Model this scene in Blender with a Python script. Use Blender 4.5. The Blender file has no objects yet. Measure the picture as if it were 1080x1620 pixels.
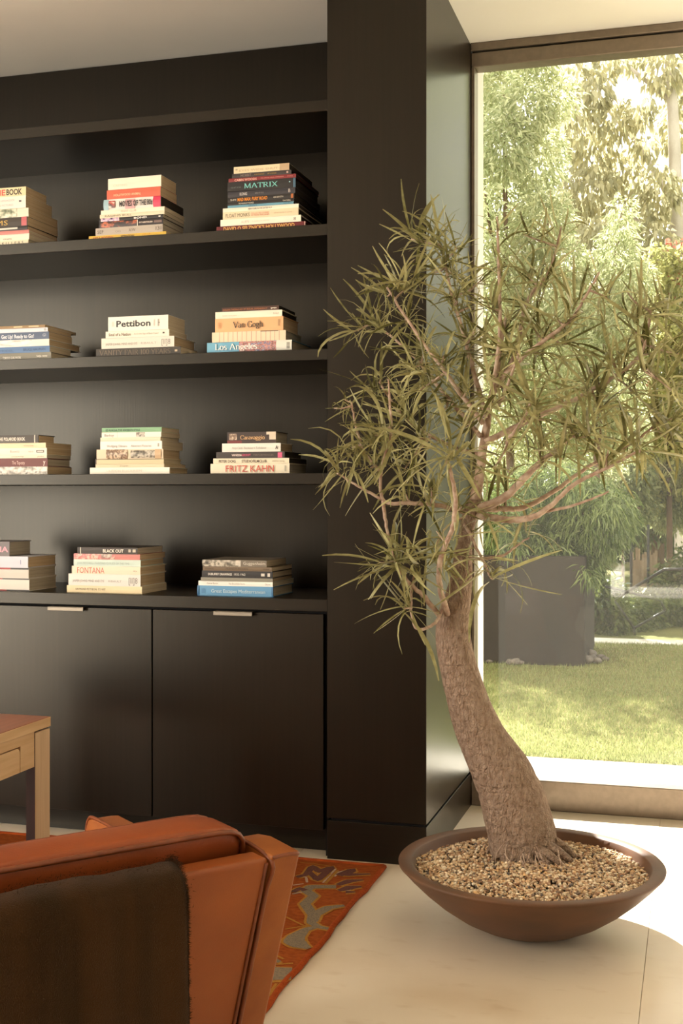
import bpy, bmesh, math, random
import numpy as np
from mathutils import Vector, Matrix

random.seed(7)
rng = np.random.default_rng(7)
SC = bpy.context.scene
COL = SC.collection
rad = math.radians

# ------------------------------------------------------------------ camera
CAM_H, FPX, CXP, HYP = 1.25, 1933.0, 540.0, 783.0      # height, focal length in px, image centre x, horizon row (1080x1620)
YAW = math.atan(560 / FPX)
cd = bpy.data.cameras.new('camera')
cd.sensor_fit = 'VERTICAL'
cd.sensor_height = 36.0
cd.sensor_width = 24.0
cd.lens = FPX / 1620 * 36.0
cd.shift_y = -(810 - HYP) / 1620
cd.clip_start = 0.05
cd.clip_end = 200
cam = bpy.data.objects.new('camera', cd)
cam.location = (0, 0, CAM_H)
cam.rotation_euler = (rad(90), 0, YAW)
COL.objects.link(cam)
SC.camera = cam

# ------------------------------------------------------------------ world, sun, daylight of the room's other windows, exposure
SC.view_settings.view_transform = 'Standard'
SC.view_settings.look = 'None'
SC.view_settings.exposure = 0.0
SC.view_settings.gamma = 1.0
SC.view_settings.use_curve_mapping = False
wd = bpy.data.worlds.new('sky')
SC.world = wd
wd.use_nodes = True
wd.node_tree.nodes['Background'].inputs[0].default_value = (1.0, 0.975, 0.92, 1)
wd.node_tree.nodes['Background'].inputs[1].default_value = 3.3

sl = bpy.data.lights.new('sun', 'SUN')
sl.energy = 29.0
sl.angle = rad(0.6)
sl.color = (1.0, 0.965, 0.89)
sun = bpy.data.objects.new('sun', sl)
sun.rotation_euler = Vector((0.445, -1.0, -1.0)).to_track_quat('-Z', 'Y').to_euler()
COL.objects.link(sun)


def area(name, loc, direction, sx, sy, power, color):
    l = bpy.data.lights.new(name, 'AREA')
    l.shape = 'RECTANGLE'
    l.size, l.size_y, l.energy, l.color = sx, sy, power, color
    o = bpy.data.objects.new(name, l)
    o.location = loc
    o.rotation_euler = Vector(direction).to_track_quat('-Z', 'Z').to_euler()
    COL.objects.link(o)
    return o


# daylight entering by the large window of the left wall
area('daylight_left', (-5.9, -1.0, 1.70), (1, 0, 0), 4.0, 1.9, 620, (1.0, 0.915, 0.795))

SC.cycles.max_bounces = 8
SC.cycles.diffuse_bounces = 4
SC.cycles.glossy_bounces = 3
SC.cycles.transmission_bounces = 6
SC.cycles.transparent_max_bounces = 12
SC.cycles.sample_clamp_indirect = 6.0
SC.cycles.use_denoising = True
SC.cycles.caustics_reflective = False
SC.cycles.caustics_refractive = False

# ------------------------------------------------------------------ geometry helpers
RV = Vector((math.cos(YAW), math.sin(YAW), 0))
FV = Vector((-math.sin(YAW), math.cos(YAW), 0))
UV = Vector((0, 0, 1))
CAMP = Vector((0, 0, CAM_H))


def ray(u, v):
    return RV * ((u - CXP) / FPX) + FV - UV * ((v - HYP) / FPX)


def at_y(u, v, Y):
    d = ray(u, v)
    return CAMP + d * (Y / d.y)


def at_z(u, v, z):
    d = ray(u, v)
    return CAMP + d * ((z - CAM_H) / d.z)


def link(name, mesh, mat=None, parent=None):
    o = bpy.data.objects.new(name, mesh)
    COL.objects.link(o)
    if mat is not None and len(mesh.materials) == 0:
        mesh.materials.append(mat)
    if parent is not None:
        o.parent = parent
    return o


def obj(name, bm, mat=None, parent=None, smooth=False):
    me = bpy.data.meshes.new(name)
    bm.to_mesh(me)
    bm.free()
    if smooth:
        me.polygons.foreach_set('use_smooth', [True] * len(me.polygons))
    return link(name, me, mat, parent)


def raw(name, verts, faces, mat=None, parent=None, smooth=False):
    me = bpy.data.meshes.new(name)
    me.from_pydata(verts, [], faces)
    me.update()
    if smooth:
        me.polygons.foreach_set('use_smooth', [True] * len(me.polygons))
    return link(name, me, mat, parent)


def empty(name, loc=(0, 0, 0), rz=0.0):
    o = bpy.data.objects.new(name, None)
    o.empty_display_size = 0.1
    o.location = loc
    o.rotation_euler = (0, 0, rz)
    COL.objects.link(o)
    return o


def tag(o, label=None, cat=None, group=None, kind=None):
    for k, v in (('label', label), ('category', cat), ('group', group), ('kind', kind)):
        if v:
            o[k] = v
    return o


def struct(o, label=None):
    o['kind'] = 'structure'
    if label:
        o['label'] = label
    return o


def add_box(bm, lo, hi, bevel=0.0, seg=2):
    r = bmesh.ops.create_cube(bm, size=1.0)
    vs = r['verts']
    for v in vs:
        v.co = Vector([lo[i] + (v.co[i] + 0.5) * (hi[i] - lo[i]) for i in range(3)])
    if bevel > 0:
        es = list({e for v in vs for e in v.link_edges})
        bmesh.ops.bevel(bm, geom=es, offset=bevel, segments=seg, affect='EDGES', profile=0.5)
    return bm


def box(name, lo, hi, mat, parent=None, bevel=0.0, seg=2):
    return obj(name, add_box(bmesh.new(), lo, hi, bevel, seg), mat, parent)


def catmull(pts, n):
    p = [Vector(q) for q in pts]
    p = [p[0] * 2 - p[1]] + p + [p[-1] * 2 - p[-2]]
    out = []
    for i in range(1, len(p) - 2):
        for k in range(n):
            t = k / n
            out.append(0.5 * ((2 * p[i]) + (p[i + 1] - p[i - 1]) * t + (2 * p[i - 1] - 5 * p[i] + 4 * p[i + 1] - p[i + 2]) * t * t
                              + (3 * p[i] - p[i - 1] - 3 * p[i + 1] + p[i + 2]) * t ** 3))
    out.append(p[-2].copy())
    return out


def tube_data(pts, radii, n=8, cap=True, base=0):
    verts, faces = [], []
    m = len(pts)
    ref = Vector((0.3, 1, 0.2)).normalized()
    for i, p in enumerate(pts):
        t = (pts[min(i + 1, m - 1)] - pts[max(i - 1, 0)]).normalized()
        a = t.cross(ref)
        if a.length < 0.05:
            a = t.cross(Vector((1, 0, 0)))
        a.normalize()
        b = t.cross(a)
        for k in range(n):
            th = 2 * math.pi * k / n
            verts.append(p + (a * math.cos(th) + b * math.sin(th)) * radii[i])
    for i in range(m - 1):
        for k in range(n):
            k2 = (k + 1) % n
            faces.append((base + i * n + k, base + i * n + k2, base + (i + 1) * n + k2, base + (i + 1) * n + k))
    if cap:
        faces.append(tuple(base + k for k in range(n))[::-1])
        faces.append(tuple(base + (m - 1) * n + k for k in range(n)))
    return verts, faces


def tube(name, pts, radii, mat, parent=None, n=8):
    if not hasattr(radii, '__len__'):
        radii = [radii] * len(pts)
    v, f = tube_data([Vector(p) for p in pts], radii, n)
    return raw(name, v, f, mat, parent, smooth=True)


def fast_mesh(name, V, Fc, m, parent=None, smooth=False, colors=None):
    V = np.asarray(V, dtype=np.float32)
    Fc = np.asarray(Fc, dtype=np.int32)
    me = bpy.data.meshes.new(name)
    me.vertices.add(len(V))
    me.vertices.foreach_set('co', V.ravel())
    k = Fc.shape[1]
    me.loops.add(Fc.size)
    me.loops.foreach_set('vertex_index', Fc.ravel())
    me.polygons.add(len(Fc))
    me.polygons.foreach_set('loop_start', np.arange(0, Fc.size, k, dtype=np.int32))
    me.polygons.foreach_set('loop_total', np.full(len(Fc), k, dtype=np.int32))
    me.update(calc_edges=True)
    if smooth:
        me.polygons.foreach_set('use_smooth', np.ones(len(Fc), dtype=bool))
    if colors is not None:
        at = me.color_attributes.new('tint', 'FLOAT_COLOR', 'POINT')
        at.data.foreach_set('color', np.asarray(colors, dtype=np.float32).ravel())
    return link(name, me, m, parent)


# ------------------------------------------------------------------ materials
def nodes_of(m):
    nt = m.node_tree
    return nt, nt.nodes, nt.links


def mat(name, color, rough=0.5, spec=0.5, color2=None, scale=(10, 10, 10), mix_lo=0.35, mix_hi=0.65, detail=4, bump=0.0, bump_scale=None,
        coord='Object', metallic=0.0, sheen=0.0, coat=0.0, bump_dist=0.01):
    m = bpy.data.materials.new(name)
    m.use_nodes = True
    nt, N, L = nodes_of(m)
    p = N['Principled BSDF']
    p.inputs['Base Color'].default_value = (*color, 1)
    p.inputs['Roughness'].default_value = rough
    p.inputs['Specular IOR Level'].default_value = spec
    p.inputs['Metallic'].default_value = metallic
    p.inputs['Sheen Weight'].default_value = sheen
    p.inputs['Coat Weight'].default_value = coat
    if color2 or bump:
        tc = N.new('ShaderNodeTexCoord')
    if color2:
        mp = N.new('ShaderNodeMapping')
        mp.inputs['Scale'].default_value = scale
        L.new(tc.outputs[coord], mp.inputs[0])
        nz = N.new('ShaderNodeTexNoise')
        nz.inputs['Scale'].default_value = 1.0
        nz.inputs['Detail'].default_value = detail
        L.new(mp.outputs[0], nz.inputs['Vector'])
        rp = N.new('ShaderNodeValToRGB')
        rp.color_ramp.elements[0].position = mix_lo
        rp.color_ramp.elements[1].position = mix_hi
        rp.color_ramp.elements[0].color = (*color, 1)
        rp.color_ramp.elements[1].color = (*color2, 1)
        L.new(nz.outputs['Fac'], rp.inputs[0])
        L.new(rp.outputs[0], p.inputs['Base Color'])
    if bump:
        mp2 = N.new('ShaderNodeMapping')
        mp2.inputs['Scale'].default_value = bump_scale or scale
        L.new(tc.outputs[coord], mp2.inputs[0])
        n2 = N.new('ShaderNodeTexNoise')
        n2.inputs['Scale'].default_value = 1.0
        n2.inputs['Detail'].default_value = 5
        L.new(mp2.outputs[0], n2.inputs['Vector'])
        b = N.new('ShaderNodeBump')
        b.inputs['Strength'].default_value = bump
        b.inputs['Distance'].default_value = bump_dist
        L.new(n2.outputs['Fac'], b.inputs['Height'])
        L.new(b.outputs[0], p.inputs['Normal'])
    return m


def leaf_mat(name, c1, c2, trans=0.45, scale=3.0, rough=0.5, tcol=None):
    m = bpy.data.materials.new(name)
    m.use_nodes = True
    nt, N, L = nodes_of(m)
    p = N['Principled BSDF']
    out = N['Material Output']
    geo = N.new('ShaderNodeNewGeometry')
    nz = N.new('ShaderNodeTexNoise')
    nz.inputs['Scale'].default_value = scale
    nz.inputs['Detail'].default_value = 3
    L.new(geo.outputs['Position'], nz.inputs['Vector'])
    mx0 = N.new('ShaderNodeMix')
    mx0.data_type = 'FLOAT'
    mx0.inputs[0].default_value = 0.5
    L.new(nz.outputs['Fac'], mx0.inputs[2])
    L.new(geo.outputs['Random Per Island'], mx0.inputs[3])
    rp = N.new('ShaderNodeValToRGB')
    rp.color_ramp.elements[0].position = 0.3
    rp.color_ramp.elements[1].position = 0.7
    rp.color_ramp.elements[0].color = (*c1, 1)
    rp.color_ramp.elements[1].color = (*c2, 1)
    L.new(mx0.outputs[0], rp.inputs[0])
    L.new(rp.outputs[0], p.inputs['Base Color'])
    p.inputs['Roughness'].default_value = rough
    p.inputs['Specular IOR Level'].default_value = 0.4
    tr = N.new('ShaderNodeBsdfTranslucent')
    if tcol:
        tr.inputs[0].default_value = (*tcol, 1)
    else:
        L.new(rp.outputs[0], tr.inputs[0])
    ms = N.new('ShaderNodeMixShader')
    ms.inputs[0].default_value = trans
    L.new(p.outputs[0], ms.inputs[1])
    L.new(tr.outputs[0], ms.inputs[2])
    L.new(ms.outputs[0], out.inputs[0])
    return m


M = {}
M['veneer'] = mat('dark_stained_veneer', (0.0056, 0.0036, 0.0019), 0.31, 0.31, (0.0090, 0.0060, 0.0034), (90, 90, 2.0), 0.3, 0.75, 3, 0.06, (160, 160, 3), bump_dist=0.002)
M['veneer_h'] = mat('dark_veneer_along', (0.0056, 0.0036, 0.0019), 0.33, 0.31, (0.0090, 0.0060, 0.0034), (2.0, 90, 90), 0.3, 0.75, 3, 0.06, (3, 160, 160), bump_dist=0.002)
for k_ in ('veneer', 'veneer_h'):
    M[k_].node_tree.nodes['Principled BSDF'].inputs['Specular Tint'].default_value = (1.0, 0.95, 0.83, 1)
M['gap'] = mat('shadow_gap_black', (0.004, 0.003, 0.003), 0.7, 0.2)
M['plaster'] = mat('cream_plaster', (0.87, 0.845, 0.78), 0.9, 0.2, (0.85, 0.825, 0.76), (3, 3, 3))
M['rear_wall'] = mat('brown_timber_lining', (0.12, 0.08, 0.05), 0.7, 0.2, (0.08, 0.055, 0.035), (20, 20, 2))
M['outer_plaster'] = mat('outer_cream_render', (0.86, 0.83, 0.77), 0.9, 0.2, (0.83, 0.80, 0.74), (4, 4, 4))
M['bronze'] = mat('bronze_anodised_frame', (0.20, 0.160, 0.122), 0.36, 0.5, (0.23, 0.185, 0.142), (40, 40, 40), metallic=0.6)
M['steel'] = mat('brushed_steel', (0.24, 0.21, 0.17), 0.5, 0.5, (0.20, 0.175, 0.14), (30, 400, 400), metallic=1.0)
M['grout'] = mat('floor_grout', (0.66, 0.57, 0.45), 0.9, 0.2)
M['gold_in'] = mat('rug_gold_yarn', (0.36, 0.17, 0.030), 0.95, 0.1, (0.28, 0.12, 0.02), (300, 300, 300))
M['grey_in'] = mat('rug_grey_yarn', (0.215, 0.158, 0.102), 0.95, 0.1, (0.14, 0.108, 0.08), (260, 260, 260))
M['plum_in'] = mat('rug_plum_yarn', (0.13, 0.050, 0.036), 0.95, 0.1, (0.085, 0.035, 0.03), (260, 260, 260))
M['pale_in'] = mat('rug_pale_yarn', (0.42, 0.30, 0.22), 0.95, 0.1, (0.33, 0.2, 0.13), (260, 260, 260))
M['rug'] = mat('rust_orange_wool', (0.30, 0.070, 0.012), 0.95, 0.1, (0.20, 0.040, 0.007), (55, 120, 120), 0.3, 0.7, 6, 0.5, (400, 250, 250), bump_dist=0.003)
M['rug_edge'] = mat('rug_selvedge_wool', (0.33, 0.062, 0.011), 0.95, 0.1, (0.22, 0.035, 0.007), (30, 160, 160), 0.3, 0.7, 6, 0.5, (400, 120, 250), bump_dist=0.003)
M['leather'] = mat('cognac_leather', (0.285, 0.074, 0.013), 0.42, 0.35, (0.215, 0.050, 0.008), (7, 7, 7), 0.3, 0.72, 8, 0.14, (420, 420, 420), bump_dist=0.002)
M['leather_c'] = mat('red_cognac_leather', (0.27, 0.060, 0.012), 0.44, 0.35, (0.19, 0.036, 0.007), (5, 5, 12), 0.3, 0.72, 8, 0.16, (300, 300, 300), bump_dist=0.002)
M['piping'] = mat('leather_piping', (0.19, 0.045, 0.010), 0.42, 0.45, (0.14, 0.032, 0.007), (40, 40, 40))
M['worn'] = mat('worn_ochre_leather', (0.30, 0.092, 0.018), 0.42, 0.35, (0.225, 0.058, 0.010), (14, 14, 14), 0.3, 0.7, 8, 0.14, (420, 420, 420), bump_dist=0.002)
M['wool'] = mat('brown_wool', (0.030, 0.0150, 0.0052), 1.0, 0.05, (0.062, 0.027, 0.0085), (17, 17, 0.6), 0.35, 0.85, 4, 0.8, (650, 650, 420), sheen=0.06, bump_dist=0.004)
M['teak_top'] = mat('red_teak_top', (0.30, 0.098, 0.040), 0.33, 0.5, (0.22, 0.066, 0.028), (60, 3, 60), 0.3, 0.7, 6, 0.04, (120, 5, 120))
M['teak'] = mat('pale_teak', (0.66, 0.45, 0.25), 0.45, 0.4, (0.55, 0.345, 0.175), (60, 4, 60), 0.3, 0.7, 6, 0.05, (120, 6, 120), bump_dist=0.003)
M['teak_leg'] = mat('pale_teak_upright', (0.66, 0.475, 0.30), 0.45, 0.4, (0.52, 0.35, 0.205), (70, 40, 2.5), 0.3, 0.7, 6, 0.05, (120, 120, 6), bump_dist=0.003)
M['red_brown'] = mat('dark_red_brown', (0.020, 0.0045, 0.003), 0.45, 0.3, (0.035, 0.008, 0.005), (70, 40, 2.5), 0.3, 0.7, 6)
M['clay'] = mat('brown_ceramic', (0.145, 0.066, 0.031), 0.6, 0.35, (0.095, 0.050, 0.028), (6, 6, 14), 0.3, 0.7, 7, 0.08, (60, 60, 60), bump_dist=0.003)
M['bark'] = None
M['twig'] = mat('pinkish_bark', (0.50, 0.385, 0.295), 0.8, 0.2, (0.30, 0.195, 0.145), (50, 50, 50), 0.35, 0.65, 5)
M['leaf'] = leaf_mat('narrow_olive_leaf', (0.105, 0.100, 0.025), (0.47, 0.44, 0.215), 0.30, 40.0, 0.34)
M['pages'] = None
M['patio'] = mat('pale_patio_stone', (0.66, 0.62, 0.54), 0.8, 0.3, (0.60, 0.56, 0.49), (3, 3, 3))
M['concrete'] = mat('charcoal_concrete', (0.046, 0.036, 0.030), 0.85, 0.25, (0.034, 0.028, 0.024), (3, 3, 2), 0.3, 0.7, 6, 0.1, (40, 40, 40), bump_dist=0.004)
M['soil'] = mat('dark_soil', (0.05, 0.032, 0.02), 0.95, 0.1, (0.08, 0.05, 0.03), (20, 20, 20))
M['rock'] = mat('grey_rock', (0.20, 0.17, 0.14), 0.85, 0.2, (0.12, 0.10, 0.085), (12, 12, 12), bump=0.4, bump_scale=(30, 30, 30))
M['grass'] = leaf_mat('lawn_blade', (0.19, 0.225, 0.075), (0.35, 0.365, 0.15), 0.35, 1.5, 0.6)
M['turf'] = mat('lawn_thatch', (0.15, 0.14, 0.048), 0.95, 0.1, (0.22, 0.19, 0.075), (18, 18, 18), bump=0.6, bump_scale=(60, 60, 60))
M['trunk_pale'] = mat('pale_gum_bark', (0.52, 0.47, 0.40), 0.85, 0.2, (0.34, 0.29, 0.23), (6, 6, 2))
M['trunk_dark'] = mat('brown_tree_bark', (0.17, 0.105, 0.065), 0.9, 0.2, (0.10, 0.065, 0.04), (9, 9, 3))
M['bamboo'] = mat('weathered_bamboo', (0.26, 0.19, 0.12), 0.8, 0.2, (0.18, 0.13, 0.08), (30, 30, 3))
M['bar'] = mat('grey_painted_tube', (0.018, 0.017, 0.016), 0.5, 0.4)
M['post'] = mat('black_steel_post', (0.02, 0.02, 0.018), 0.5, 0.4)


def make_bark():
    m = mat('grey_brown_bark', (0.235, 0.148, 0.098), 0.85, 0.2, (0.43, 0.315, 0.235), (80, 80, 45), 0.25, 0.75, 7)
    nt, N, L = nodes_of(m)
    p = N['Principled BSDF']
    tc = N.new('ShaderNodeTexCoord')
    hs = []
    for sc, st in (((150, 150, 75), 0.9), ((18, 18, 60), 0.35)):
        mp = N.new('ShaderNodeMapping')
        mp.inputs['Scale'].default_value = sc
        L.new(tc.outputs['Object'], mp.inputs[0])
        nz = N.new('ShaderNodeTexNoise')
        nz.inputs['Scale'].default_value = 1
        nz.inputs['Detail'].default_value = 4
        nz.inputs['Distortion'].default_value = 0.6
        L.new(mp.outputs[0], nz.inputs['Vector'])
        hs.append((nz, st))
    ad = N.new('ShaderNodeMath')
    ad.operation = 'MULTIPLY_ADD'
    L.new(hs[1][0].outputs['Fac'], ad.inputs[0])
    ad.inputs[1].default_value = 0.7
    L.new(hs[0][0].outputs['Fac'], ad.inputs[2])
    b = N.new('ShaderNodeBump')
    b.inputs['Strength'].default_value = 1.0
    b.inputs['Distance'].default_value = 0.022
    L.new(ad.outputs[0], b.inputs['Height'])
    L.new(b.outputs[0], p.inputs['Normal'])
    return m


M['bark'] = make_bark()


def make_pages(name, c1, c2):
    m = mat(name, c1, 0.9, 0.1, c2, (2, 3, 700), 0.35, 0.65, 2, 0.35, (2, 2, 900), bump_dist=0.002)
    return m


PAGES = {'cream': make_pages('cream_page_block', (0.74, 0.64, 0.49), (0.60, 0.50, 0.36)),
         'tan': make_pages('tan_page_block', (0.66, 0.52, 0.35), (0.54, 0.40, 0.25)),
         'grey': make_pages('grey_page_block', (0.56, 0.50, 0.40), (0.42, 0.37, 0.29)),
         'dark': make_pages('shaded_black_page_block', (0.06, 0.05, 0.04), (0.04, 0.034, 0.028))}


def make_floor_mat():
    m = mat('honed_travertine', (0.72, 0.63, 0.505), 0.30, 0.5, (0.60, 0.475, 0.345), (1.3, 2.0, 1), 0.30, 0.72, 8)
    nt, N, L = nodes_of(m)
    p = N['Principled BSDF']
    rp = [n for n in N if n.type == 'VALTORGB'][0]
    e = rp.color_ramp.elements.new(0.5)
    e.color = (0.71, 0.61, 0.485, 1)
    tc = N.new('ShaderNodeTexCoord')
    vz = N.new('ShaderNodeTexNoise')
    vz.inputs['Scale'].default_value = 14
    vz.inputs['Detail'].default_value = 8
    mp = N.new('ShaderNodeMapping')
    mp.inputs['Scale'].default_value = (0.7, 1.3, 1)
    L.new(tc.outputs['Object'], mp.inputs[0])
    L.new(mp.outputs[0], vz.inputs['Vector'])
    r2 = N.new('ShaderNodeValToRGB')
    r2.color_ramp.elements[0].position = 0.24
    r2.color_ramp.elements[0].color = (0.74, 0.64, 0.52, 1)
    r2.color_ramp.elements[1].position = 0.42
    r2.color_ramp.elements[1].color = (1, 1, 1, 1)
    L.new(vz.outputs['Fac'], r2.inputs[0])
    mu = N.new('ShaderNodeMix')
    mu.data_type = 'RGBA'
    mu.blend_type = 'MULTIPLY'
    mu.inputs[0].default_value = 0.45
    L.new(rp.outputs[0], mu.inputs[6])
    L.new(r2.outputs[0], mu.inputs[7])
    L.new(mu.outputs[2], p.inputs['Base Color'])
    return m


M['floor'] = make_floor_mat()


def make_glass(name, dust, refl):
    """Clear pane with a film of dust on it: mostly transparent, a little of it scatters the light that falls on it."""
    m = bpy.data.materials.new(name)
    m.use_nodes = True
    nt, N, L = nodes_of(m)
    for n in list(N):
        if n.type != 'OUTPUT_MATERIAL':
            N.remove(n)
    out = [n for n in N if n.type == 'OUTPUT_MATERIAL'][0]
    t = N.new('ShaderNodeBsdfTransparent')
    t.inputs[0].default_value = (0.985, 0.985, 0.975, 1)
    g = N.new('ShaderNodeBsdfGlossy')
    g.inputs['Roughness'].default_value = 0.02
    lw = N.new('ShaderNodeLayerWeight')
    lw.inputs[0].default_value = 0.5
    pw = N.new('ShaderNodeMath')
    pw.operation = 'POWER'
    L.new(lw.outputs['Facing'], pw.inputs[0])
    pw.inputs[1].default_value = 4.0
    ma = N.new('ShaderNodeMath')
    ma.operation = 'MULTIPLY_ADD'
    L.new(pw.outputs[0], ma.inputs[0])
    ma.inputs[1].default_value = 0.7
    ma.inputs[2].default_value = refl
    m1 = N.new('ShaderNodeMixShader')
    L.new(ma.outputs[0], m1.inputs[0])
    L.new(t.outputs[0], m1.inputs[1])
    L.new(g.outputs[0], m1.inputs[2])
    d = N.new('ShaderNodeBsdfTranslucent')
    d.inputs[0].default_value = (0.9, 0.88, 0.8, 1)
    m2 = N.new('ShaderNodeMixShader')
    m2.inputs[0].default_value = dust
    L.new(m1.outputs[0], m2.inputs[1])
    L.new(d.outputs[0], m2.inputs[2])
    L.new(m2.outputs[0], out.inputs[0])
    return m


M['glass'] = make_glass('dusty_window_glass', 0.006, 0.02)
M['fence_glass'] = make_glass('balustrade_glass', 0.003, 0.05)

_flat = {}


def flat(c, rough=0.45):
    """plain printed colour"""
    k = (tuple(round(x, 4) for x in c), rough)
    if k not in _flat:
        _flat[k] = mat('print_%d' % len(_flat), c, rough, 0.4)
    return _flat[k]


def srgb(r, g, b):
    f = lambda x: (x / 255 / 12.92) if x / 255 <= 0.04045 else ((x / 255 + 0.055) / 1.055) ** 2.4
    return (f(r), f(g), f(b))


# ------------------------------------------------------------------ room shell
PX0, PX1, PY0, WY = -1.216, -0.868, 4.02, 4.87          # pier faces and the window plane
CEIL = 3.065
fl = struct(box('floor', (-6.0, -4.0, -0.12), (3.6, 5.0, -0.004), M['grout']))
tile_me = {}
for i in range(-5, 4):
    for j in range(-5, 5):
        x0, x1 = -0.13 + i * 1.2 + 0.0008, -0.13 + (i + 1) * 1.2 - 0.0008
        y0, y1 = 4.15 + j * 1.55 - 1.55 + 0.0015, 4.15 + j * 1.55 - 0.0015
        x0, x1, y0, y1 = max(x0, -6), min(x1, 3.6), max(y0, -4), min(y1, 4.99)
        if x1 - x0 < 0.05 or y1 - y0 < 0.05:
            continue
        key = (round(x1 - x0, 4), round(y1 - y0, 4))
        if key not in tile_me:
            bm = add_box(bmesh.new(), (0, 0, -0.006), (x1 - x0, y1 - y0, 0), 0.0006, 1)
            me = bpy.data.meshes.new('stone_tile')
            bm.to_mesh(me)
            bm.free()
            tile_me[key] = me
        t = link('stone_tile', tile_me[key], M['floor'], fl)
        t.location = (x0, y0, 0)

struct(box('ceiling', (-6.0, -4.0, CEIL), (3.6, WY, CEIL + 0.15), M['plaster']))
struct(box('wall_back', (-6.0, 4.95, 0), (-0.862, 5.13, 3.9), M['outer_plaster']))
struct(box('wall_header', (-0.862, 4.95, CEIL - 0.02), (3.6, 5.13, 3.9), M['outer_plaster']))
struct(box('wall_right', (3.6, -4.0, 0), (3.75, 5.13, 3.9), M['plaster']))
wl = struct(empty('wall_left'))
for lo, hi in (((-6.15, -4, 0), (-6, -3, CEIL)), ((-6.15, 1, 0), (-6, 5.13, CEIL)), ((-6.15, -3, 2.68), (-6, 1, CEIL)), ((-6.15, -3, 0), (-6, 1, 0.72))):
    box('wall_panel', lo, hi, M['plaster'], wl)
struct(box('wall_front', (-6.0, -4.15, 0), (3.6, -4.0, CEIL), M['rear_wall']))
struct(box('roof_overhang', (-7.0, 5.13, 3.9), (5.0, 7.42, 4.1), M['outer_plaster']))

# pier clad in dark veneer, with a recessed groove above its flush plinth
pier = struct(empty('wall_pier'))
box('pier_panel', (PX0, PY0, 0.141), (PX1, WY, CEIL - 0.004), M['veneer'], pier, 0.0012, 1)
box('pier_core', (PX0 + 0.012, PY0 + 0.012, 0), (PX1 - 0.012, 4.95, CEIL - 0.004), M['gap'], pier)
box('plinth', (PX0, PY0, 0), (PX1, WY, 0.132), M['veneer_h'], pier, 0.0012, 1)

# window: bronze frame, sash line above, dusty pane
win = struct(empty('window_1'))
box('head_trim', (PX1, WY - 0.012, 3.034), (3.6, 4.95, CEIL), M['bronze'], win, 0.002, 1)
box('window_frame', (PX1, WY, 2.972), (3.6, 4.95, 3.030), M['bronze'], win, 0.003, 1)
box('window_frame', (PX1, WY, 0), (3.6, 4.95, 0.118), M['bronze'], win, 0.003, 1)
box('window_frame', (PX1, WY, 0.118), (PX1 + 0.014, 4.95, 2.972), M['bronze'], win, 0.002, 1)
box('window_frame', (3.5, WY, 0.118), (3.6, 4.95, 2.972), M['bronze'], win, 0.002, 1)
box('window_sill', (PX1, 4.94, 0.0), (3.6, 5.02, 0.08), M['patio'], win, 0.003, 1)
box('glass_pane', (PX1 + 0.010, 4.905, 0.110), (3.51, 4.911, 2.98), M['glass'], win)

# ------------------------------------------------------------------ bookcase
SHELF_Z = {1: (2.145, 2.185), 2: (1.716, 1.755), 3: (1.287, 1.326)}
SY, BY, BX0 = 4.03, 4.515, -3.85
bc = tag(empty('bookcase', (-2.53, SY, 0.89)), 'built-in dark brown veneer bookcase of open shelves holding the book stacks', 'bookcase')


def bpart(name, lo, hi, m, bevel=0.0012):
    o = box(name, [lo[0] + 2.53, lo[1] - SY, lo[2] - 0.89], [hi[0] + 2.53, hi[1] - SY, hi[2] - 0.89], m, bc, bevel, 1)
    return o


for z0, z1 in SHELF_Z.values():
    bpart('shelf', (BX0, SY, z0), (PX0 - 0.001, BY, z1), M['veneer_h'])
bpart('cornice', (BX0, SY, 2.574), (PX0 - 0.001, 4.65, 2.613), M['veneer_h'])
bpart('back_panel', (BX0, BY, 0.8905), (PX0 - 0.001, BY + 0.02, 2.574), M['veneer'], 0)
bpart('fascia', (BX0, 4.655, 2.613), (PX0 - 0.001, 4.675, CEIL - 0.012), M['veneer'], 0)
bpart('side_panel', (BX0 - 0.04, SY, 0.8905), (BX0, 4.66, 2.62), M['veneer'], 0)
ct = tag(box('worktop', (BX0, SY - 0.004, 0.847), (PX0 - 0.001, BY + 0.02, 0.89), M['veneer_h'], None, 0.0015, 1),
         'long dark veneer worktop running over the base cabinets', 'worktop')

for k, (xr, nm) in enumerate(((-1.231, 'dark veneer base cabinet right beside the pier, bar handle on its door'),
                             (-1.877, 'dark veneer base cabinet behind the teak side table, bar handle on its door'),
                             (-2.523, 'dark veneer base cabinet farthest from the pier'))):
    cb = tag(empty('base_cabinet', (xr - 0.32, SY, 0)), nm, 'cabinet', 'base cabinets under the worktop')
    xl = xr - 0.646
    q = lambda x: x - (xr - 0.32)
    box('body', (q(xl) + 0.0005, 0.026, 0.093), (q(xr) - 0.0005, 0.48, 0.846), M['gap'], cb)
    box('toe_kick', (q(xl), 0.082, 0.0), (q(xr), 0.10, 0.093), M['veneer_h'], cb)
    d = box('door', (q(xl) + 0.0035, 0.0, 0.093), (q(xr) - 0.0015, 0.022, 0.838), M['veneer'], cb, 0.001, 1)
    hb = bmesh.new()
    xc = q(-2.2145 if k == 1 else (-1.5605 if k == 0 else -2.846))
    add_box(hb, (xc - 0.0725, -0.018, 0.826), (xc + 0.0725, -0.012, 0.8385), 0.0008, 1)
    add_box(hb, (xc - 0.0725, -0.018, 0.8385), (xc + 0.0725, 0.020, 0.8405), 0.0006, 1)
    obj('handle', hb, M['steel'], d)
box('end_filler', (-1.2295 + 1.551, 0.02, 0.0), (PX0 - 0.001 + 1.551, 0.03, 0.846), M['gap'], bpy.data.objects['base_cabinet'])

# ------------------------------------------------------------------ lettering
_glyph = {}


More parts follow.
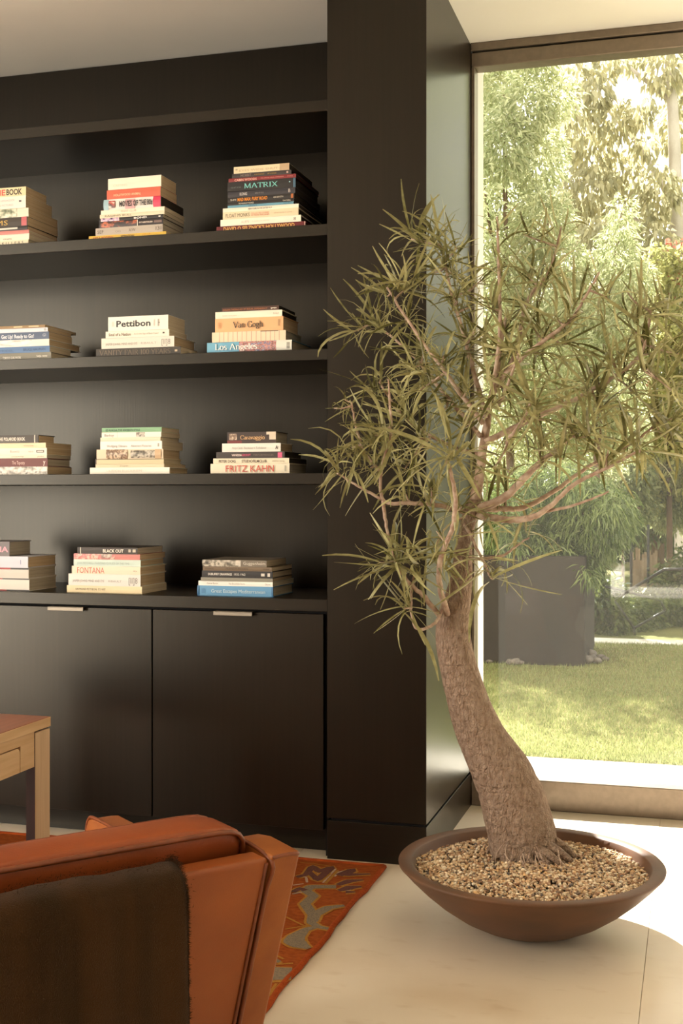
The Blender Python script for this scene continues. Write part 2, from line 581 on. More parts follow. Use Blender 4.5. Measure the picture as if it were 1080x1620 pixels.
def text_mesh(body, bold):
    k = (body, bold)
    if k in _glyph:
        return _glyph[k]
    cu = bpy.data.curves.new('lettering', 'FONT')
    cu.body = body
    cu.size = 1.0
    cu.resolution_u = 2
    cu.offset = 0.024 if bold else 0.0
    cu.fill_mode = 'FRONT'
    o = bpy.data.objects.new('lettering', cu)
    COL.objects.link(o)
    dg = bpy.context.evaluated_depsgraph_get()
    me = bpy.data.meshes.new_from_object(o.evaluated_get(dg))
    bpy.data.objects.remove(o)
    bpy.data.curves.remove(cu)
    co = np.empty(len(me.vertices) * 3)
    me.vertices.foreach_get('co', co)
    co = co.reshape(-1, 3)
    tris = [tuple(p.vertices) for p in me.polygons]
    bpy.data.meshes.remove(me)
    _glyph[k] = (co, tris)
    return _glyph[k]




def _arc(cx, cy, rx, ry, a0, a1, n=14):
    return [(cx + rx * math.cos(math.radians(a0 + (a1 - a0) * i / n)), cy + ry * math.sin(math.radians(a0 + (a1 - a0) * i / n))) for i in range(n + 1)]


XH = 0.66
# skeleton strokes of a roman letter on a unit capital: (advance, strokes, serifs as (x, y, half width))
ROMAN = {
 'V': (.80, [[(.06, 1), (.40, 0)], [(.40, 0), (.72, 1)]], [(.08, 1, .12), (.70, 1, .11)]),
 'A': (.80, [[(.08, 0), (.38, 1)], [(.38, 1), (.72, 0)], [(.2, .36), (.57, .36)]], [(.08, 0, .11), (.70, 0, .12)]),
 'N': (.84, [[(.14, 0), (.14, 1)], [(.14, 1), (.68, 0)], [(.68, 0), (.68, 1)]], [(.14, 0, .1), (.12, 1, .1), (.68, 1, .1)]),
 'I': (.40, [[(.2, 0), (.2, 1)]], [(.2, 0, .13), (.2, 1, .13)]),
 'T': (.72, [[(.36, 0), (.36, 1)], [(.06, .97), (.66, .97)], [(.06, .97), (.05, .78)], [(.66, .97), (.67, .78)]], [(.36, 0, .13)]),
 'Y': (.76, [[(.06, 1), (.38, .45)], [(.38, .45), (.68, 1)], [(.38, .45), (.38, 0)]], [(.08, 1, .11), (.68, 1, .1), (.38, 0, .12)]),
 'F': (.64, [[(.16, 0), (.16, 1)], [(.16, .97), (.56, .97), (.58, .78)], [(.16, .52), (.44, .52)]], [(.16, 0, .12), (.14, 1, .1)]),
 'E': (.68, [[(.16, 0), (.16, 1)], [(.16, .97), (.56, .97), (.58, .78)], [(.16, .52), (.46, .52)], [(.16, .03), (.58, .03), (.62, .24)]], [(.12, 0, .08), (.14, 1, .1)]),
 'L': (.66, [[(.16, 0), (.16, 1)], [(.16, .03), (.56, .03), (.60, .26)]], [(.12, 0, .08), (.16, 1, .13)]),
 'R': (.76, [[(.16, 0), (.16, 1)], [(.16, .97)] + _arc(.36, .74, .2, .23, 90, -90) + [(.16, .5)], [(.36, .5), (.68, 0)]], [(.16, 0, .12), (.12, 1, .08), (.68, 0, .08)]),
 'M': (.98, [[(.14, 0), (.16, 1)], [(.16, 1), (.48, .05)], [(.48, .05), (.8, 1)], [(.8, 1), (.84, 0)]], [(.14, 0, .1), (.13, 1, .09), (.84, 0, .12), (.84, 1, .09)]),
 'X': (.76, [[(.08, 1), (.68, 0)], [(.66, 1), (.1, 0)]], [(.1, 1, .11), (.66, 1, .1), (.1, 0, .1), (.66, 0, .11)]),
 'S': (.58, [_arc(.28, .75, .2, .23, 35, 270) + _arc(.28, .26, .21, .25, 90, -150)], []),
 'C': (.78, [_arc(.42, .5, .34, .5, 40, 320), [(.68, .98), (.68, .74)]], []),
 'G': (.84, [_arc(.42, .5, .34, .5, 40, 330), [(.68, .98), (.68, .74)], [(.70, .05), (.70, .42)]], [(.68, .43, .12)]),
 '1': (.44, [[(.22, 0), (.22, 1)], [(.22, .98), (.08, .86)]], [(.22, 0, .14)]),
 '0': (.62, [_arc(.3, .5, .22, .5, 0, 360, 24)], []),
 'a': (.52, [_arc(.24, .5, .17, .16, 150, 0) + [(.41, .08), (.48, .02)], _arc(.22, .19, .15, .19, 70, 380)], []),
 'n': (.62, [[(.14, 0), (.14, .66)], _arc(.31, .46, .17, .2, 180, 0) + [(.48, 0)]], [(.14, 0, .1), (.09, .65, .06), (.48, 0, .1)]),
 'h': (.62, [[(.14, 0), (.14, 1)], _arc(.31, .46, .17, .2, 180, 0) + [(.48, 0)]], [(.14, 0, .1), (.09, 1, .06), (.48, 0, .1)]),
 'o': (.56, [_arc(.27, .33, .21, .33, 0, 360, 22)], []),
 'g': (.54, [_arc(.24, .42, .17, .23, 0, 360, 20), [(.36, .58), (.5, .66)], [(.12, .24), (.1, .12), (.36, .06)] + _arc(.26, -.12, .2, .16, 50, -250)], []),
 's': (.42, [_arc(.2, .49, .13, .16, 30, 270) + _arc(.2, .17, .14, .17, 90, -150)], []),
 'e': (.50, [[(.06, .36), (.44, .36)] + _arc(.25, .34, .19, .32, 5, 315)], []),
 'l': (.30, [[(.15, 0), (.15, 1)]], [(.15, 0, .11), (.1, 1, .06)]),
 'i': (.30, [[(.15, 0), (.15, .66)], [(.15, .86), (.15, .95)]], [(.15, 0, .11), (.1, .65, .06)]),
 'r': (.42, [[(.14, 0), (.14, .66)], [(.14, .45), (.24, .62), (.37, .6)]], [(.14, 0, .11), (.09, .65, .06)]),
 'v': (.52, [[(.06, .66), (.26, 0)], [(.26, 0), (.45, .66)]], [(.07, .66, .08), (.45, .66, .07)]),
 ' ': (.34, [], [])}


def roman_mesh(body, bold):
    thick, thin = (.135, .045) if bold else (.105, .035)
    V, Tq, x = [], [], 0.0
    for ch in body:
        adv, strokes, ser = ROMAN[ch]
        for st in strokes:
            n = len(st)
            b0 = len(V)
            for i, (px, py) in enumerate(st):
                ax, ay = st[max(i - 1, 0)]
                bx, by = st[min(i + 1, n - 1)]
                dx, dy = bx - ax, by - ay
                l = math.hypot(dx, dy) or 1
                dx, dy = dx / l, dy / l
                w = thin + (thick - thin) * max(0, abs(dy) - (0.25 if dx * dy > 0 and n == 2 else 0)) ** 1.3
                V += [(x + px - dy * w / 2, py + dx * w / 2), (x + px + dy * w / 2, py - dx * w / 2)]
            for i in range(n - 1):
                Tq.append((b0 + 2 * i, b0 + 2 * i + 1, b0 + 2 * i + 3, b0 + 2 * i + 2))
        for sx, sy, hw in ser:
            b0 = len(V)
            y0, y1 = (sy - .045, sy) if sy > .3 else (sy, sy + .045)
            V += [(x + sx - hw, y0), (x + sx + hw, y0), (x + sx + hw, y1), (x + sx - hw, y1)]
            Tq.append((b0, b0 + 1, b0 + 2, b0 + 3))
        x += adv
    co = np.zeros((len(V), 3))
    co[:, :2] = np.array(V) * 0.70
    return co, Tq


ROMAN_TITLES = {'Van Gogh', 'Los Angeles', 'VANITY FAIR 100 YEARS', 'Caravaggio', 'MATRIX'}



def lettering(body, x0, x1, zc, h, y, m, parent, bold=False):
    """flat lettering on a face looking towards -Y, stretched to span x0..x1, capital height h, centred at zc"""
    co, tris = roman_mesh(body, bold) if body in ROMAN_TITLES else text_mesh(body, bold)
    if len(co) == 0:
        return
    w = co[:, 0].max() - co[:, 0].min()
    cap = 0.70
    out = np.zeros_like(co)
    out[:, 0] = x0 + (co[:, 0] - co[:, 0].min()) / w * (x1 - x0)
    out[:, 1] = y
    out[:, 2] = zc - h / 2 + co[:, 1] / cap * h
    raw('lettering', out.tolist(), tris, m, parent)


# ------------------------------------------------------------------ books
def spine_profile(yb, zt, th, round_):
    """outline of a cover seen from its end: spine at y=0, open fore edge at y=yb"""
    n = 6 if round_ else 2
    outer, inner = [], []
    bulge = min(0.004, th * 0.22) if round_ else 0.0006
    for i in range(n + 1):
        a = i / n
        y = -bulge * math.sin(math.pi * a)
        outer.append((y, a * zt))
        inner.append((y + th, th + a * (zt - 2 * th)))
    return outer, inner


def make_book(W, D, T, cover, pages, hard, round_, print_list, name='book'):
    """local frame: x along the spine (centred), y from spine to fore edge, z up from the shelf"""
    root = empty(name)
    th = min(0.0026, T * 0.16) if hard else min(0.0007, T * 0.1)
    outer, inner = spine_profile(D, T, th, round_)
    prof = [(D, 0.0)] + outer + [(D, T), (D, T - th)] + inner[::-1] + [(D, th)]
    n = len(prof)
    verts = [(-W / 2, y, z) for y, z in prof] + [(W / 2, y, z) for y, z in prof]
    faces = [(i, (i + 1) % n, n + (i + 1) % n, n + i) for i in range(n)]
    k = len(outer)
    # end caps as quads between the outer and inner outline
    o = [0] + list(range(1, k + 1)) + [k + 1]
    i_ = [n - 1] + [n - 2 - q for q in range(k)] + [k + 2]
    for q in range(len(o) - 1):
        faces.append((o[q], i_[q], i_[q + 1], o[q + 1]))
        faces.append((n + o[q], n + o[q + 1], n + i_[q + 1], n + i_[q]))
    raw('cover', verts, faces, cover, root)
    ins = 0.0035 if hard else 0.0006
    pb = add_box(bmesh.new(), (-W / 2 + ins, th + 0.0004, th + 0.0001), (W / 2 - ins, D - ins, T - th - 0.0001))
    obj('pages', pb, pages, root)
    bulge = min(0.004, T * 0.22) if round_ else 0.0006
    for e in print_list:
        if e[0] == 't':                                  # lettering: text, x0, x1 (0..1 of the spine), centre height, cap height (of T), colour, bold
            _, s, a, b, zc, h, c, bold = e
            lettering(s, -W / 2 + a * W, -W / 2 + b * W, zc * T, h * T, -bulge - 0.0005, flat(c), root, bold)
        else:                                            # printed field: x0, x1, z0, z1, material
            _, a, b, z0, z1, mm = e
            segs = 5
            vs, fs = [], []
            for q in range(segs + 1):
                t = z0 + (z1 - z0) * q / segs
                y = -bulge * math.sin(math.pi * t) - 0.00025
                vs += [(-W / 2 + a * W, y, t * T), (-W / 2 + b * W, y, t * T)]
            for q in range(segs):
                fs.append((2 * q, 2 * q + 1, 2 * q + 3, 2 * q + 2))
            raw('spine_print', vs, fs, mm, root)
    return root


def photo_print(name, cols, scale, lo=0.3):
    """a photographic picture printed on a spine: blotches of a few colours"""
    m = bpy.data.materials.new(name)
    m.use_nodes = True
    nt, N, L = nodes_of(m)
    p = N['Principled BSDF']
    p.inputs['Roughness'].default_value = 0.4
    tc = N.new('ShaderNodeTexCoord')
    mp = N.new('ShaderNodeMapping')
    mp.inputs['Scale'].default_value = scale
    L.new(tc.outputs['Object'], mp.inputs[0])
    nz = N.new('ShaderNodeTexNoise')
    nz.inputs['Scale'].default_value = 1
    nz.inputs['Detail'].default_value = 4
    L.new(mp.outputs[0], nz.inputs['Vector'])
    rp = N.new('ShaderNodeValToRGB')
    rp.color_ramp.interpolation = 'LINEAR'
    el = rp.color_ramp.elements
    el[0].position, el[0].color = lo, (*cols[0], 1)
    el[1].position, el[1].color = 0.72, (*cols[-1], 1)
    for i, c in enumerate(cols[1:-1]):
        q = el.new(lo + (0.72 - lo) * (i + 1) / (len(cols) - 1))
        q.color = (*c, 1)
    L.new(nz.outputs['Fac'], rp.inputs[0])
    L.new(rp.outputs[0], p.inputs['Base Color'])
    return m


S = srgb
WHITE, IVORY, CREAM = S(236, 231, 222), S(235, 227, 208), S(228, 213, 180)
INK, GREYINK, PALE, GOLD = S(32, 26, 22), S(140, 132, 122), S(226, 219, 205), S(205, 165, 95)
PH = {'green': photo_print('botanical_print', [S(60, 66, 50), S(140, 150, 120), S(220, 214, 190), S(235, 228, 210)], (45, 1, 60)),
      'film': photo_print('film_still_print', [S(240, 232, 220), S(196, 90, 78), S(70, 40, 40), S(230, 220, 205)], (30, 1, 60)),
      'fire': photo_print('fire_print', [S(30, 20, 18), S(60, 30, 22), S(210, 110, 70), S(40, 26, 22)], (26, 1, 60), 0.38),
      'violet': photo_print('violet_print', [S(40, 30, 36), S(180, 150, 190), S(230, 200, 200), S(40, 30, 30)], (60, 1, 80)),
      'grey': photo_print('grey_print', [S(90, 84, 74), S(180, 172, 158), S(230, 225, 214), S(120, 112, 100)], (40, 1, 60)),
      'city': photo_print('street_print', [S(226, 214, 206), S(120, 80, 84), S(210, 150, 140), S(90, 110, 150), S(235, 226, 215)], (60, 1, 90)),
      'sepia': photo_print('sepia_print', [S(200, 170, 140), S(110, 84, 66), S(225, 200, 172), S(60, 48, 40)], (50, 1, 60)),
      'pink': photo_print('pink_floral_print', [S(214, 140, 134), S(196, 104, 100), S(226, 186, 168), S(150, 110, 84)], (50, 1, 60)),
      'palm': photo_print('dim_palm_print', [S(50, 44, 38), S(120, 112, 98), S(205, 196, 180), S(90, 84, 74)], (45, 1, 60)),
      'snow': photo_print('pale_grey_print', [S(150, 150, 145), S(215, 210, 200), S(240, 236, 226), S(180, 178, 172)], (16, 1, 70))}


def T(s, a, b, zc=0.5, h=0.5, c=INK, bold=False):
    return ('t', s, a, b, zc, h, c, bold)


def F(a, b, m, z0=0.0, z1=1.0):
    return ('f', a, b, z0, z1, m if isinstance(m, bpy.types.Material) else flat(m))


# each stack: shelf, side word, books from the top down:
# (description, cover colour, left px, right px, top row, bottom row, depth m, pages, hard?, round spine?, prints)
OFF = None
STACKS = [
 (1, 'left', [
  ('cream paperback with red and black capital lettering', S(230, 214, 170), OFF, 40, 294.3, 308.8, .155, 'tan', 0, 0, [T('GAME', .30, .675, .5, .62, S(214, 92, 82), True), T('BOOK', .69, .94, .5, .62, S(52, 42, 34), True)]),
  ('thick white paperback with faint grey lettering', S(236, 226, 216), OFF, 41, 308.8, 328, .19, 'tan', 0, 0, [T('ALFRED HITCHCOCK', .45, .82, .68, .16, S(196, 182, 182)), T('A LIFE IN PICTURES', .42, .8, .3, .16, S(196, 182, 182)), F(.89, .93, S(90, 84, 90), .5, .64)]),
  ('paperback with botanical picture spine and white end', S(226, 220, 200), OFF, 44.5, 328, 342, .22, 'tan', 0, 0, [F(.05, .82, PH['green'])]),
  ('black paperback with gold lettering and pink end', S(58, 48, 36), OFF, 44, 342, 356, .22, 'tan', 0, 0, [F(.9, .985, S(190, 92, 96)), T('KSMS', .3, .68, .45, .55, S(196, 160, 70))]),
  ('thin black paperback with white boxed lettering', S(40, 34, 32), OFF, 43.5, 356, 362.5, .22, 'tan', 0, 0, [F(.5, .84, S(215, 208, 195), .3, .75), T('FILM NOIR', .25, .47, .5, .45, PALE, True)]),
  ('thin dusty pink paperback', S(202, 128, 120), OFF, 46, 362.5, 368, .23, 'cream', 0, 0, [F(.03, .5, S(232, 214, 200), .1, .5)]),
  ('thin white paperback without visible lettering', S(232, 222, 204), OFF, 46, 368, 372, .23, 'cream', 0, 0, []),
  ('white paperback with small script lettering', S(236, 226, 206), OFF, 46, 372, 377.4, .23, 'cream', 0, 0, [T('cinema', .58, .72, .5, .5, S(120, 100, 80))]),
  ('cream paperback with widely spaced dark capitals', S(232, 220, 190), OFF, 45, 377.4, 386, .23, 'cream', 0, 0, [T('S K I L L E R S', .52, .92, .5, .5, S(84, 72, 56))])]),
 (1, 'middle', [
  ('thick blank-looking white paperback', S(240, 228, 208), 170.7, 255, 276.5, 293.9, .13, 'tan', 0, 0, [T('CASTING', .1, .36, .35, .2, S(226, 212, 190))]),
  ('coral red paperback with small pale lettering', S(206, 98, 72), 168.3, 253.7, 293.9, 308.3, .14, 'tan', 0, 0, [T('HOLLYWOOD ANIMAL', .13, .64, .42, .24, S(236, 190, 150), True)]),
  ('white film book with black slanted capitals and pink end', S(230, 220, 212), 163.7, 254, 308.3, 325, .20, 'dark', 0, 1, [F(.0, .09, S(160, 190, 200)), F(.09, .2, PH['film'], .2, .85), F(.38, .55, S(206, 160, 160), 0, .9), T('MOVIES OF THE 80s', .28, .86, .5, .5, S(36, 28, 30), True), F(.87, 1, S(206, 62, 92))]),
  ('thin white paperback with pale grey lettering', S(238, 228, 206), 159.6, 260, 325, 331.3, .18, 'cream', 0, 0, [T('FIGHT CLUB', .32, .56, .5, .5, S(176, 164, 146))]),
  ('ivory paperback with spaced brown capitals', S(226, 214, 186), 158, 259.6, 331.3, 337, .18, 'cream', 0, 0, [T('RAGING BULL', .08, .5, .5, .5, S(110, 92, 72))]),
  ('thin black paperback with white capitals and violet picture', S(36, 28, 26), 156, 258.3, 337, 342.2, .18, 'grey', 0, 0, [F(.03, .32, PH['violet']), T('BOND', .55, .75, .5, .55, S(240, 232, 224), True), F(.93, .96, S(226, 216, 206), .3, .7)]),
  ('black book with fiery picture along its spine', S(36, 24, 22), 155.4, 257.4, 342.2, 351.5, .18, 'grey', 0, 0, [F(.02, .6, PH['fire']), F(.60, .61, PALE), T('RAY HARRYHAUSEN', .63, .84, .5, .26, S(226, 206, 190), True), F(.86, .98, S(120, 96, 88), .3, .7)]),
  ('pale grey book with small dark printed marks', S(184, 172, 158), 150, 256.9, 351.5, 363.3, .17, 'grey', 0, 0, [T('oo', .3, .38, .5, .4, S(150, 138, 126)), T('A/W', .5, .6, .5, .4, S(90, 80, 72)), T('I3I', .9, .98, .5, .5, S(90, 80, 72)), T('SEF', .03, .12, .5, .45, S(90, 80, 72))]),
  ('yellow paperback with orange and black capitals', S(226, 186, 74), 140, 262.4, 363.3, 370.6, .16, 'cream', 0, 0, [T('ART & MODERN', .05, .32, .45, .55, S(196, 96, 44), True), T('INTERNATIONAL', .42, .6, .55, .42, S(70, 52, 28), True), T('CO LO', .7, .8, .55, .5, S(206, 130, 50))])]),
 (1, 'right', [
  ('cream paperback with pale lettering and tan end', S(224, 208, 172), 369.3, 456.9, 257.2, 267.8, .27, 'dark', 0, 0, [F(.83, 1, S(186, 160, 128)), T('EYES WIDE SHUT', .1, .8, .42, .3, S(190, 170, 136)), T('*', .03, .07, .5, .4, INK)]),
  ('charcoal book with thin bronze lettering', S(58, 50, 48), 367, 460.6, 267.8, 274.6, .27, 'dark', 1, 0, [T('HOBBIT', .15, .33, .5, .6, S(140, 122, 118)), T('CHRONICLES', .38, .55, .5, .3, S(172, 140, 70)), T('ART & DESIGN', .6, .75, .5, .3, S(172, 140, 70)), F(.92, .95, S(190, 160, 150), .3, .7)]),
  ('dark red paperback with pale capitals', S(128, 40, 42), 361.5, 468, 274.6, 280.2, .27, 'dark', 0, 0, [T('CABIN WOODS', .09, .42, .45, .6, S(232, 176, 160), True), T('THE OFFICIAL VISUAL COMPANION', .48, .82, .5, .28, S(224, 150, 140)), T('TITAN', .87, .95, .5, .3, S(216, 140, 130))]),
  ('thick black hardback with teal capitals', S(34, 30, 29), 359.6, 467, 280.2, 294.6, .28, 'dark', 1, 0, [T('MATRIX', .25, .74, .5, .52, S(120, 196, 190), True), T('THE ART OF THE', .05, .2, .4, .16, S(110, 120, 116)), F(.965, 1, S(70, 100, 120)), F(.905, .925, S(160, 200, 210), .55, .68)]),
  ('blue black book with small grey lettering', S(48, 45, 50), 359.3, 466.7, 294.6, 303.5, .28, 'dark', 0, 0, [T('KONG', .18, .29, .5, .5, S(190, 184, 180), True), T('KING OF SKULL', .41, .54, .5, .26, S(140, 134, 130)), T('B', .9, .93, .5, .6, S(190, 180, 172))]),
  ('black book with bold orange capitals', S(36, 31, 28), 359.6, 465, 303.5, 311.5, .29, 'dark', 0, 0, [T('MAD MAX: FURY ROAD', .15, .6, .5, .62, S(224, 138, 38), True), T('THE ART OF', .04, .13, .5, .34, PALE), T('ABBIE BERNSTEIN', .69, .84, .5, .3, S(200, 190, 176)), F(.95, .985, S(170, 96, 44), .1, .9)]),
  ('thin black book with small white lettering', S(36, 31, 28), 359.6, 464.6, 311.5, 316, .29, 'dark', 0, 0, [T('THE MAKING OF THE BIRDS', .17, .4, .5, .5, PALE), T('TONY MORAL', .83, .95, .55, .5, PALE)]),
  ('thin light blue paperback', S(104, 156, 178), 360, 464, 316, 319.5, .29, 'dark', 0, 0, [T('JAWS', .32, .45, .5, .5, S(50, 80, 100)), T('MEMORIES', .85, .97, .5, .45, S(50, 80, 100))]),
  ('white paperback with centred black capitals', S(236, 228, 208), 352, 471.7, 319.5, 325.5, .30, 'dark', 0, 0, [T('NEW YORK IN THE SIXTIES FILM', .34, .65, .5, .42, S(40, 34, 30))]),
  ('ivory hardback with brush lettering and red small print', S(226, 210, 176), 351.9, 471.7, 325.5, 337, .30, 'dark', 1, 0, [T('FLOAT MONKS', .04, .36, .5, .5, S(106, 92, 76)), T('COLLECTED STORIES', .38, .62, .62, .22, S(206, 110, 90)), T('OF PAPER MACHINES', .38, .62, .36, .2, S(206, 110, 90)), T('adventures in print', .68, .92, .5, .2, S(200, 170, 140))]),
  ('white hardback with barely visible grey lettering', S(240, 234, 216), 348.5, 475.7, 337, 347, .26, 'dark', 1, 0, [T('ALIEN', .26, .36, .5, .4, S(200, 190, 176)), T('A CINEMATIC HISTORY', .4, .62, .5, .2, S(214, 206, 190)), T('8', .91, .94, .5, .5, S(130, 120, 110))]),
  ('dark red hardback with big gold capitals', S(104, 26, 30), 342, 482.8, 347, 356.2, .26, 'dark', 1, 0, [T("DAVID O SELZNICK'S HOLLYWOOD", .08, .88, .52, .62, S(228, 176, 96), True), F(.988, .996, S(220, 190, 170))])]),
 (2, 'left', [
  ('thin tan book spotted with pale print', S(150, 122, 84), OFF, 71, 513.4, 517.8, .24, 'tan', 0, 0, [F(.5, .64, S(206, 190, 150), .3, .8), F(.74, .9, S(206, 190, 150), .3, .8)]),
  ('thin bluish white paperback', S(214, 218, 226), OFF, 75, 517.8, 524.2, .18, 'tan', 0, 0, [F(.94, .98, S(170, 170, 172), .2, .8)]),
  ('slate blue book with white serif lettering', S(84, 98, 124), OFF, 76.5, 524.2, 536, .18, 'tan', 0, 0, [T('Get Up! Ready to Go!', .24, .76, .48, .5, S(226, 230, 236), True), T('GI', .9, .95, .55, .4, S(190, 196, 206))]),
  ('white book with a misty grey picture spine', S(228, 224, 214), OFF, 77.4, 536, 547, .24, 'tan', 1, 0, [F(.0, .72, PH['snow'])]),
  ('cobalt blue paperback with dark capitals', S(88, 122, 166), OFF, 78, 547, 557, .16, 'cream', 0, 0, [T('BRUCE NAUMAN', .58, .93, .5, .42, S(52, 76, 110)), T('MODEL', .2, .42, .4, .3, S(62, 90, 126))]),
  ('grey hardback with white capitals at both ends', S(128, 124, 110), OFF, 80.4, 557, 568.6, .18, 'cream', 1, 0, [T('TOMOKO GURLYWORK', .22, .52, .35, .34, PALE, True), T('hatje cantz', .77, .94, .5, .26, PALE, True)])]),
 (2, 'middle', [
  ('thick white paperback with one big bold black word', S(240, 234, 222), 171, 266, 497.6, 520.5, .15, 'cream', 0, 0, [T('Pettibon', .14, .71, .5, .42, S(32, 28, 25), True), T('III', .07, .1, .5, .36, S(196, 188, 176)), T('IIH', .83, .86, .5, .5, S(90, 84, 78)), T('III', .76, .785, .5, .44, S(196, 188, 176))]),
  ('white book with brown serif lettering', S(238, 230, 214), 167, 267, 520.5, 531, .16, 'cream', 0, 0, [T('Soul of a Nation', .05, .4, .5, .42, S(120, 98, 76), True), T('Art in the Age of Black Power', .45, .84, .5, .24, S(170, 154, 136)), F(.9, .93, S(70, 60, 52), .4, .65)]),
  ('pale grey book with small spaced grey capitals', S(224, 218, 206), 159.6, 275, 531, 547.8, .19, 'tan', 1, 0, [T('JASPER JOHNS: MIND AND EYE', .06, .5, .42, .22, S(150, 142, 132)), T('RIBAULT', .55, .76, .42, .2, S(176, 168, 158)), T('[II]8', .83, .95, .5, .5, S(140, 134, 128))]),
  ('dark grey book with worn bronze capitals', S(62, 55, 46), 152, 285, 547.8, 561, .16, 'cream', 0, 0, [T('VANITY FAIR 100 YEARS', .04, .88, .5, .6, S(122, 106, 84)), F(.93, .96, S(190, 170, 140), .4, .65)])]),
 (2, 'right', [
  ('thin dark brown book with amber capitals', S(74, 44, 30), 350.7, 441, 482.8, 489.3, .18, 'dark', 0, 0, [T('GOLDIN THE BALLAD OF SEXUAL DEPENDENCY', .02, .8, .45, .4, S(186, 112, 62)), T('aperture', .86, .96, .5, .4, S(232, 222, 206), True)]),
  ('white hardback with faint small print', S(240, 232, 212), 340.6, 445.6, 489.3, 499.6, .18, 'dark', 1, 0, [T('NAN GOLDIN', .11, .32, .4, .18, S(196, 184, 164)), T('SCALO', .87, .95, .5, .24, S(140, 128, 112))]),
  ('peach coloured hardback with two big black serif words', S(228, 178, 128), 340, 448, 499.6, 520.7, .17, 'tan', 1, 1, [T('Van Gogh', .27, .71, .5, .44, S(40, 30, 24), True), T('IIII', .045, .085, .5, .44, S(206, 150, 100)), T('IIIIII', .93, .955, .55, .5, S(70, 54, 40))]),
  ('cream book ruled with thin pink vertical lines', S(228, 212, 182), 335.4, 451.7, 520.7, 536.3, .19, 'grey', 1, 0, [F(a, a + .006, S(206, 150, 130)) for a in (.1, .16, .22, .285, .345, .41, .47, .535, .6, .665, .73, .79, .85, .91)] + [F(.66, .9, S(90, 66, 60), .93, 1.0)]),
  ('sky blue hardback with white serif title and street photo', S(112, 172, 200), 327, 461.9, 536.3, 553, .21, 'grey', 1, 1, [F(.385, .82, PH['city']), F(.82, 1, S(226, 224, 212)), T('Los Angeles', .1, .6, .56, .55, S(246, 240, 232), True), T('IIII', .945, .975, .5, .6, S(60, 60, 62))])]),
 (3, 'left', [
  ('black hardback with bold white capitals', S(64, 56, 48), OFF, 61, 687.8, 700, .12, 'tan', 1, 0, [T('THE POLAROID BOOK', .33, .78, .5, .42, S(236, 228, 214), True), F(.93, .945, S(226, 216, 200)), F(.335, .7, S(150, 140, 124), .12, .17)]),
  ('cream paperback with golden pages', S(228, 214, 178), OFF, 72, 700, 708.3, .19, 'tan', 0, 0, [T('INTERNATIONAL', .64, .8, .45, .3, S(190, 174, 140))]),
  ('white book with grey words and a small boxed mark', S(236, 230, 214), OFF, 73.5, 708.3, 718.7, .19, 'tan', 0, 0, [T('Boetti', .4, .55, .5, .4, S(170, 160, 146)), T('marco', .7, .78, .5, .3, S(170, 160, 146)), F(.83, .955, S(96, 86, 78), .3, .68), F(.845, .94, S(226, 218, 204), .4, .58)]),
  ('thin ivory paperback with tiny grey print', S(230, 222, 200), OFF, 74, 718.7, 724.3, .18, 'grey', 0, 0, [T('selected writings', .42, .62, .5, .35, S(150, 140, 126)), T('phaidon', .85, .95, .5, .4, S(140, 128, 116))]),
  ('maroon book with white script lettering', S(112, 58, 54), OFF, 74.2, 724.3, 737.6, .18, 'grey', 1, 0, [T('The Tapesty', .42, .63, .48, .4, S(230, 196, 186)), T('y', .93, .965, .55, .55, S(230, 210, 200), True)]),
  ('pale book with a frosty branch picture spine', S(214, 206, 186), OFF, 74.2, 737.6, 750, .19, 'tan', 0, 0, [F(.2, 1, PH['grey'])])]),
 (3, 'middle', [
  ('thin mint green book with dark green lettering', S(134, 178, 138), 160.6, 254.8, 675.4, 682.8, .16, 'cream', 0, 0, [T('ED RUSCHA THE ANCIENTS STOLE', .07, .64, .45, .42, S(52, 92, 66), True)]),
  ('white book with grey word and small black figure print', S(238, 232, 220), 160, 254.8, 682.8, 691, .16, 'cream', 0, 0, [T('Banksy', .05, .21, .45, .5, S(112, 104, 98)), F(.58, .73, PH['palm'], .1, .95), F(.26, .265, S(200, 190, 178))]),
  ('thin cream book without lettering', S(226, 216, 192), 158.5, 253.3, 691, 697, .165, 'cream', 0, 0, []),
  ('white book with thin grey title in two parts', S(240, 236, 228), 158, 255.4, 697, 710.4, .19, 'cream', 0, 0, [T('Wolfgang Tillmans', .11, .44, .42, .28, S(150, 140, 134)), T('Abstract Pictures', .5, .83, .42, .28, S(150, 140, 134)), F(.93, .955, S(170, 164, 150), .3, .7)]),
  ('book with a sepia photograph across its spine', S(224, 206, 178), 152.6, 257.8, 710.4, 725.8, .155, 'tan', 1, 1, [F(.15, .47, PH['sepia']), F(.52, .88, PH['palm'], .1, .9), F(.88, .97, S(206, 176, 140))]),
  ('cream book in a dark brown cover edge', S(214, 198, 160), 150.5, 259, 725.8, 734, .16, 'cream', 1, 0, [F(0, 1, S(70, 52, 40), .9, 1), F(0, .02, S(70, 52, 40))]),
  ('thin buff paperback with a faint printed line', S(222, 208, 176), 150.5, 259.3, 734, 739.4, .19, 'tan', 0, 0, [T('photographs', .36, .48, .5, .4, S(150, 134, 110))]),
  ('white hardback with large blind-stamped pale capitals', S(240, 234, 220), 142, 268, 739.4, 750, .17, 'tan', 1, 1, [T('ULRICH RUCKRIEM', .22, .66, .48, .36, S(214, 206, 192))])]),
 (3, 'right', [
  ('dark brown hardback with torn pale corner and golden word', S(56, 40, 32), 359, 436.9, 682.6, 700.8, .125, 'grey', 1, 0, [F(.0, .3, S(110, 34, 30), 0, .25), F(.04, .2, PH['sepia'], .3, .85), T('Caravaggio', .27, .77, .52, .36, S(216, 172, 118), True), F(.86, .99, S(214, 200, 178), .3, 1), F(.8, .86, S(214, 200, 178), .75, 1)]),
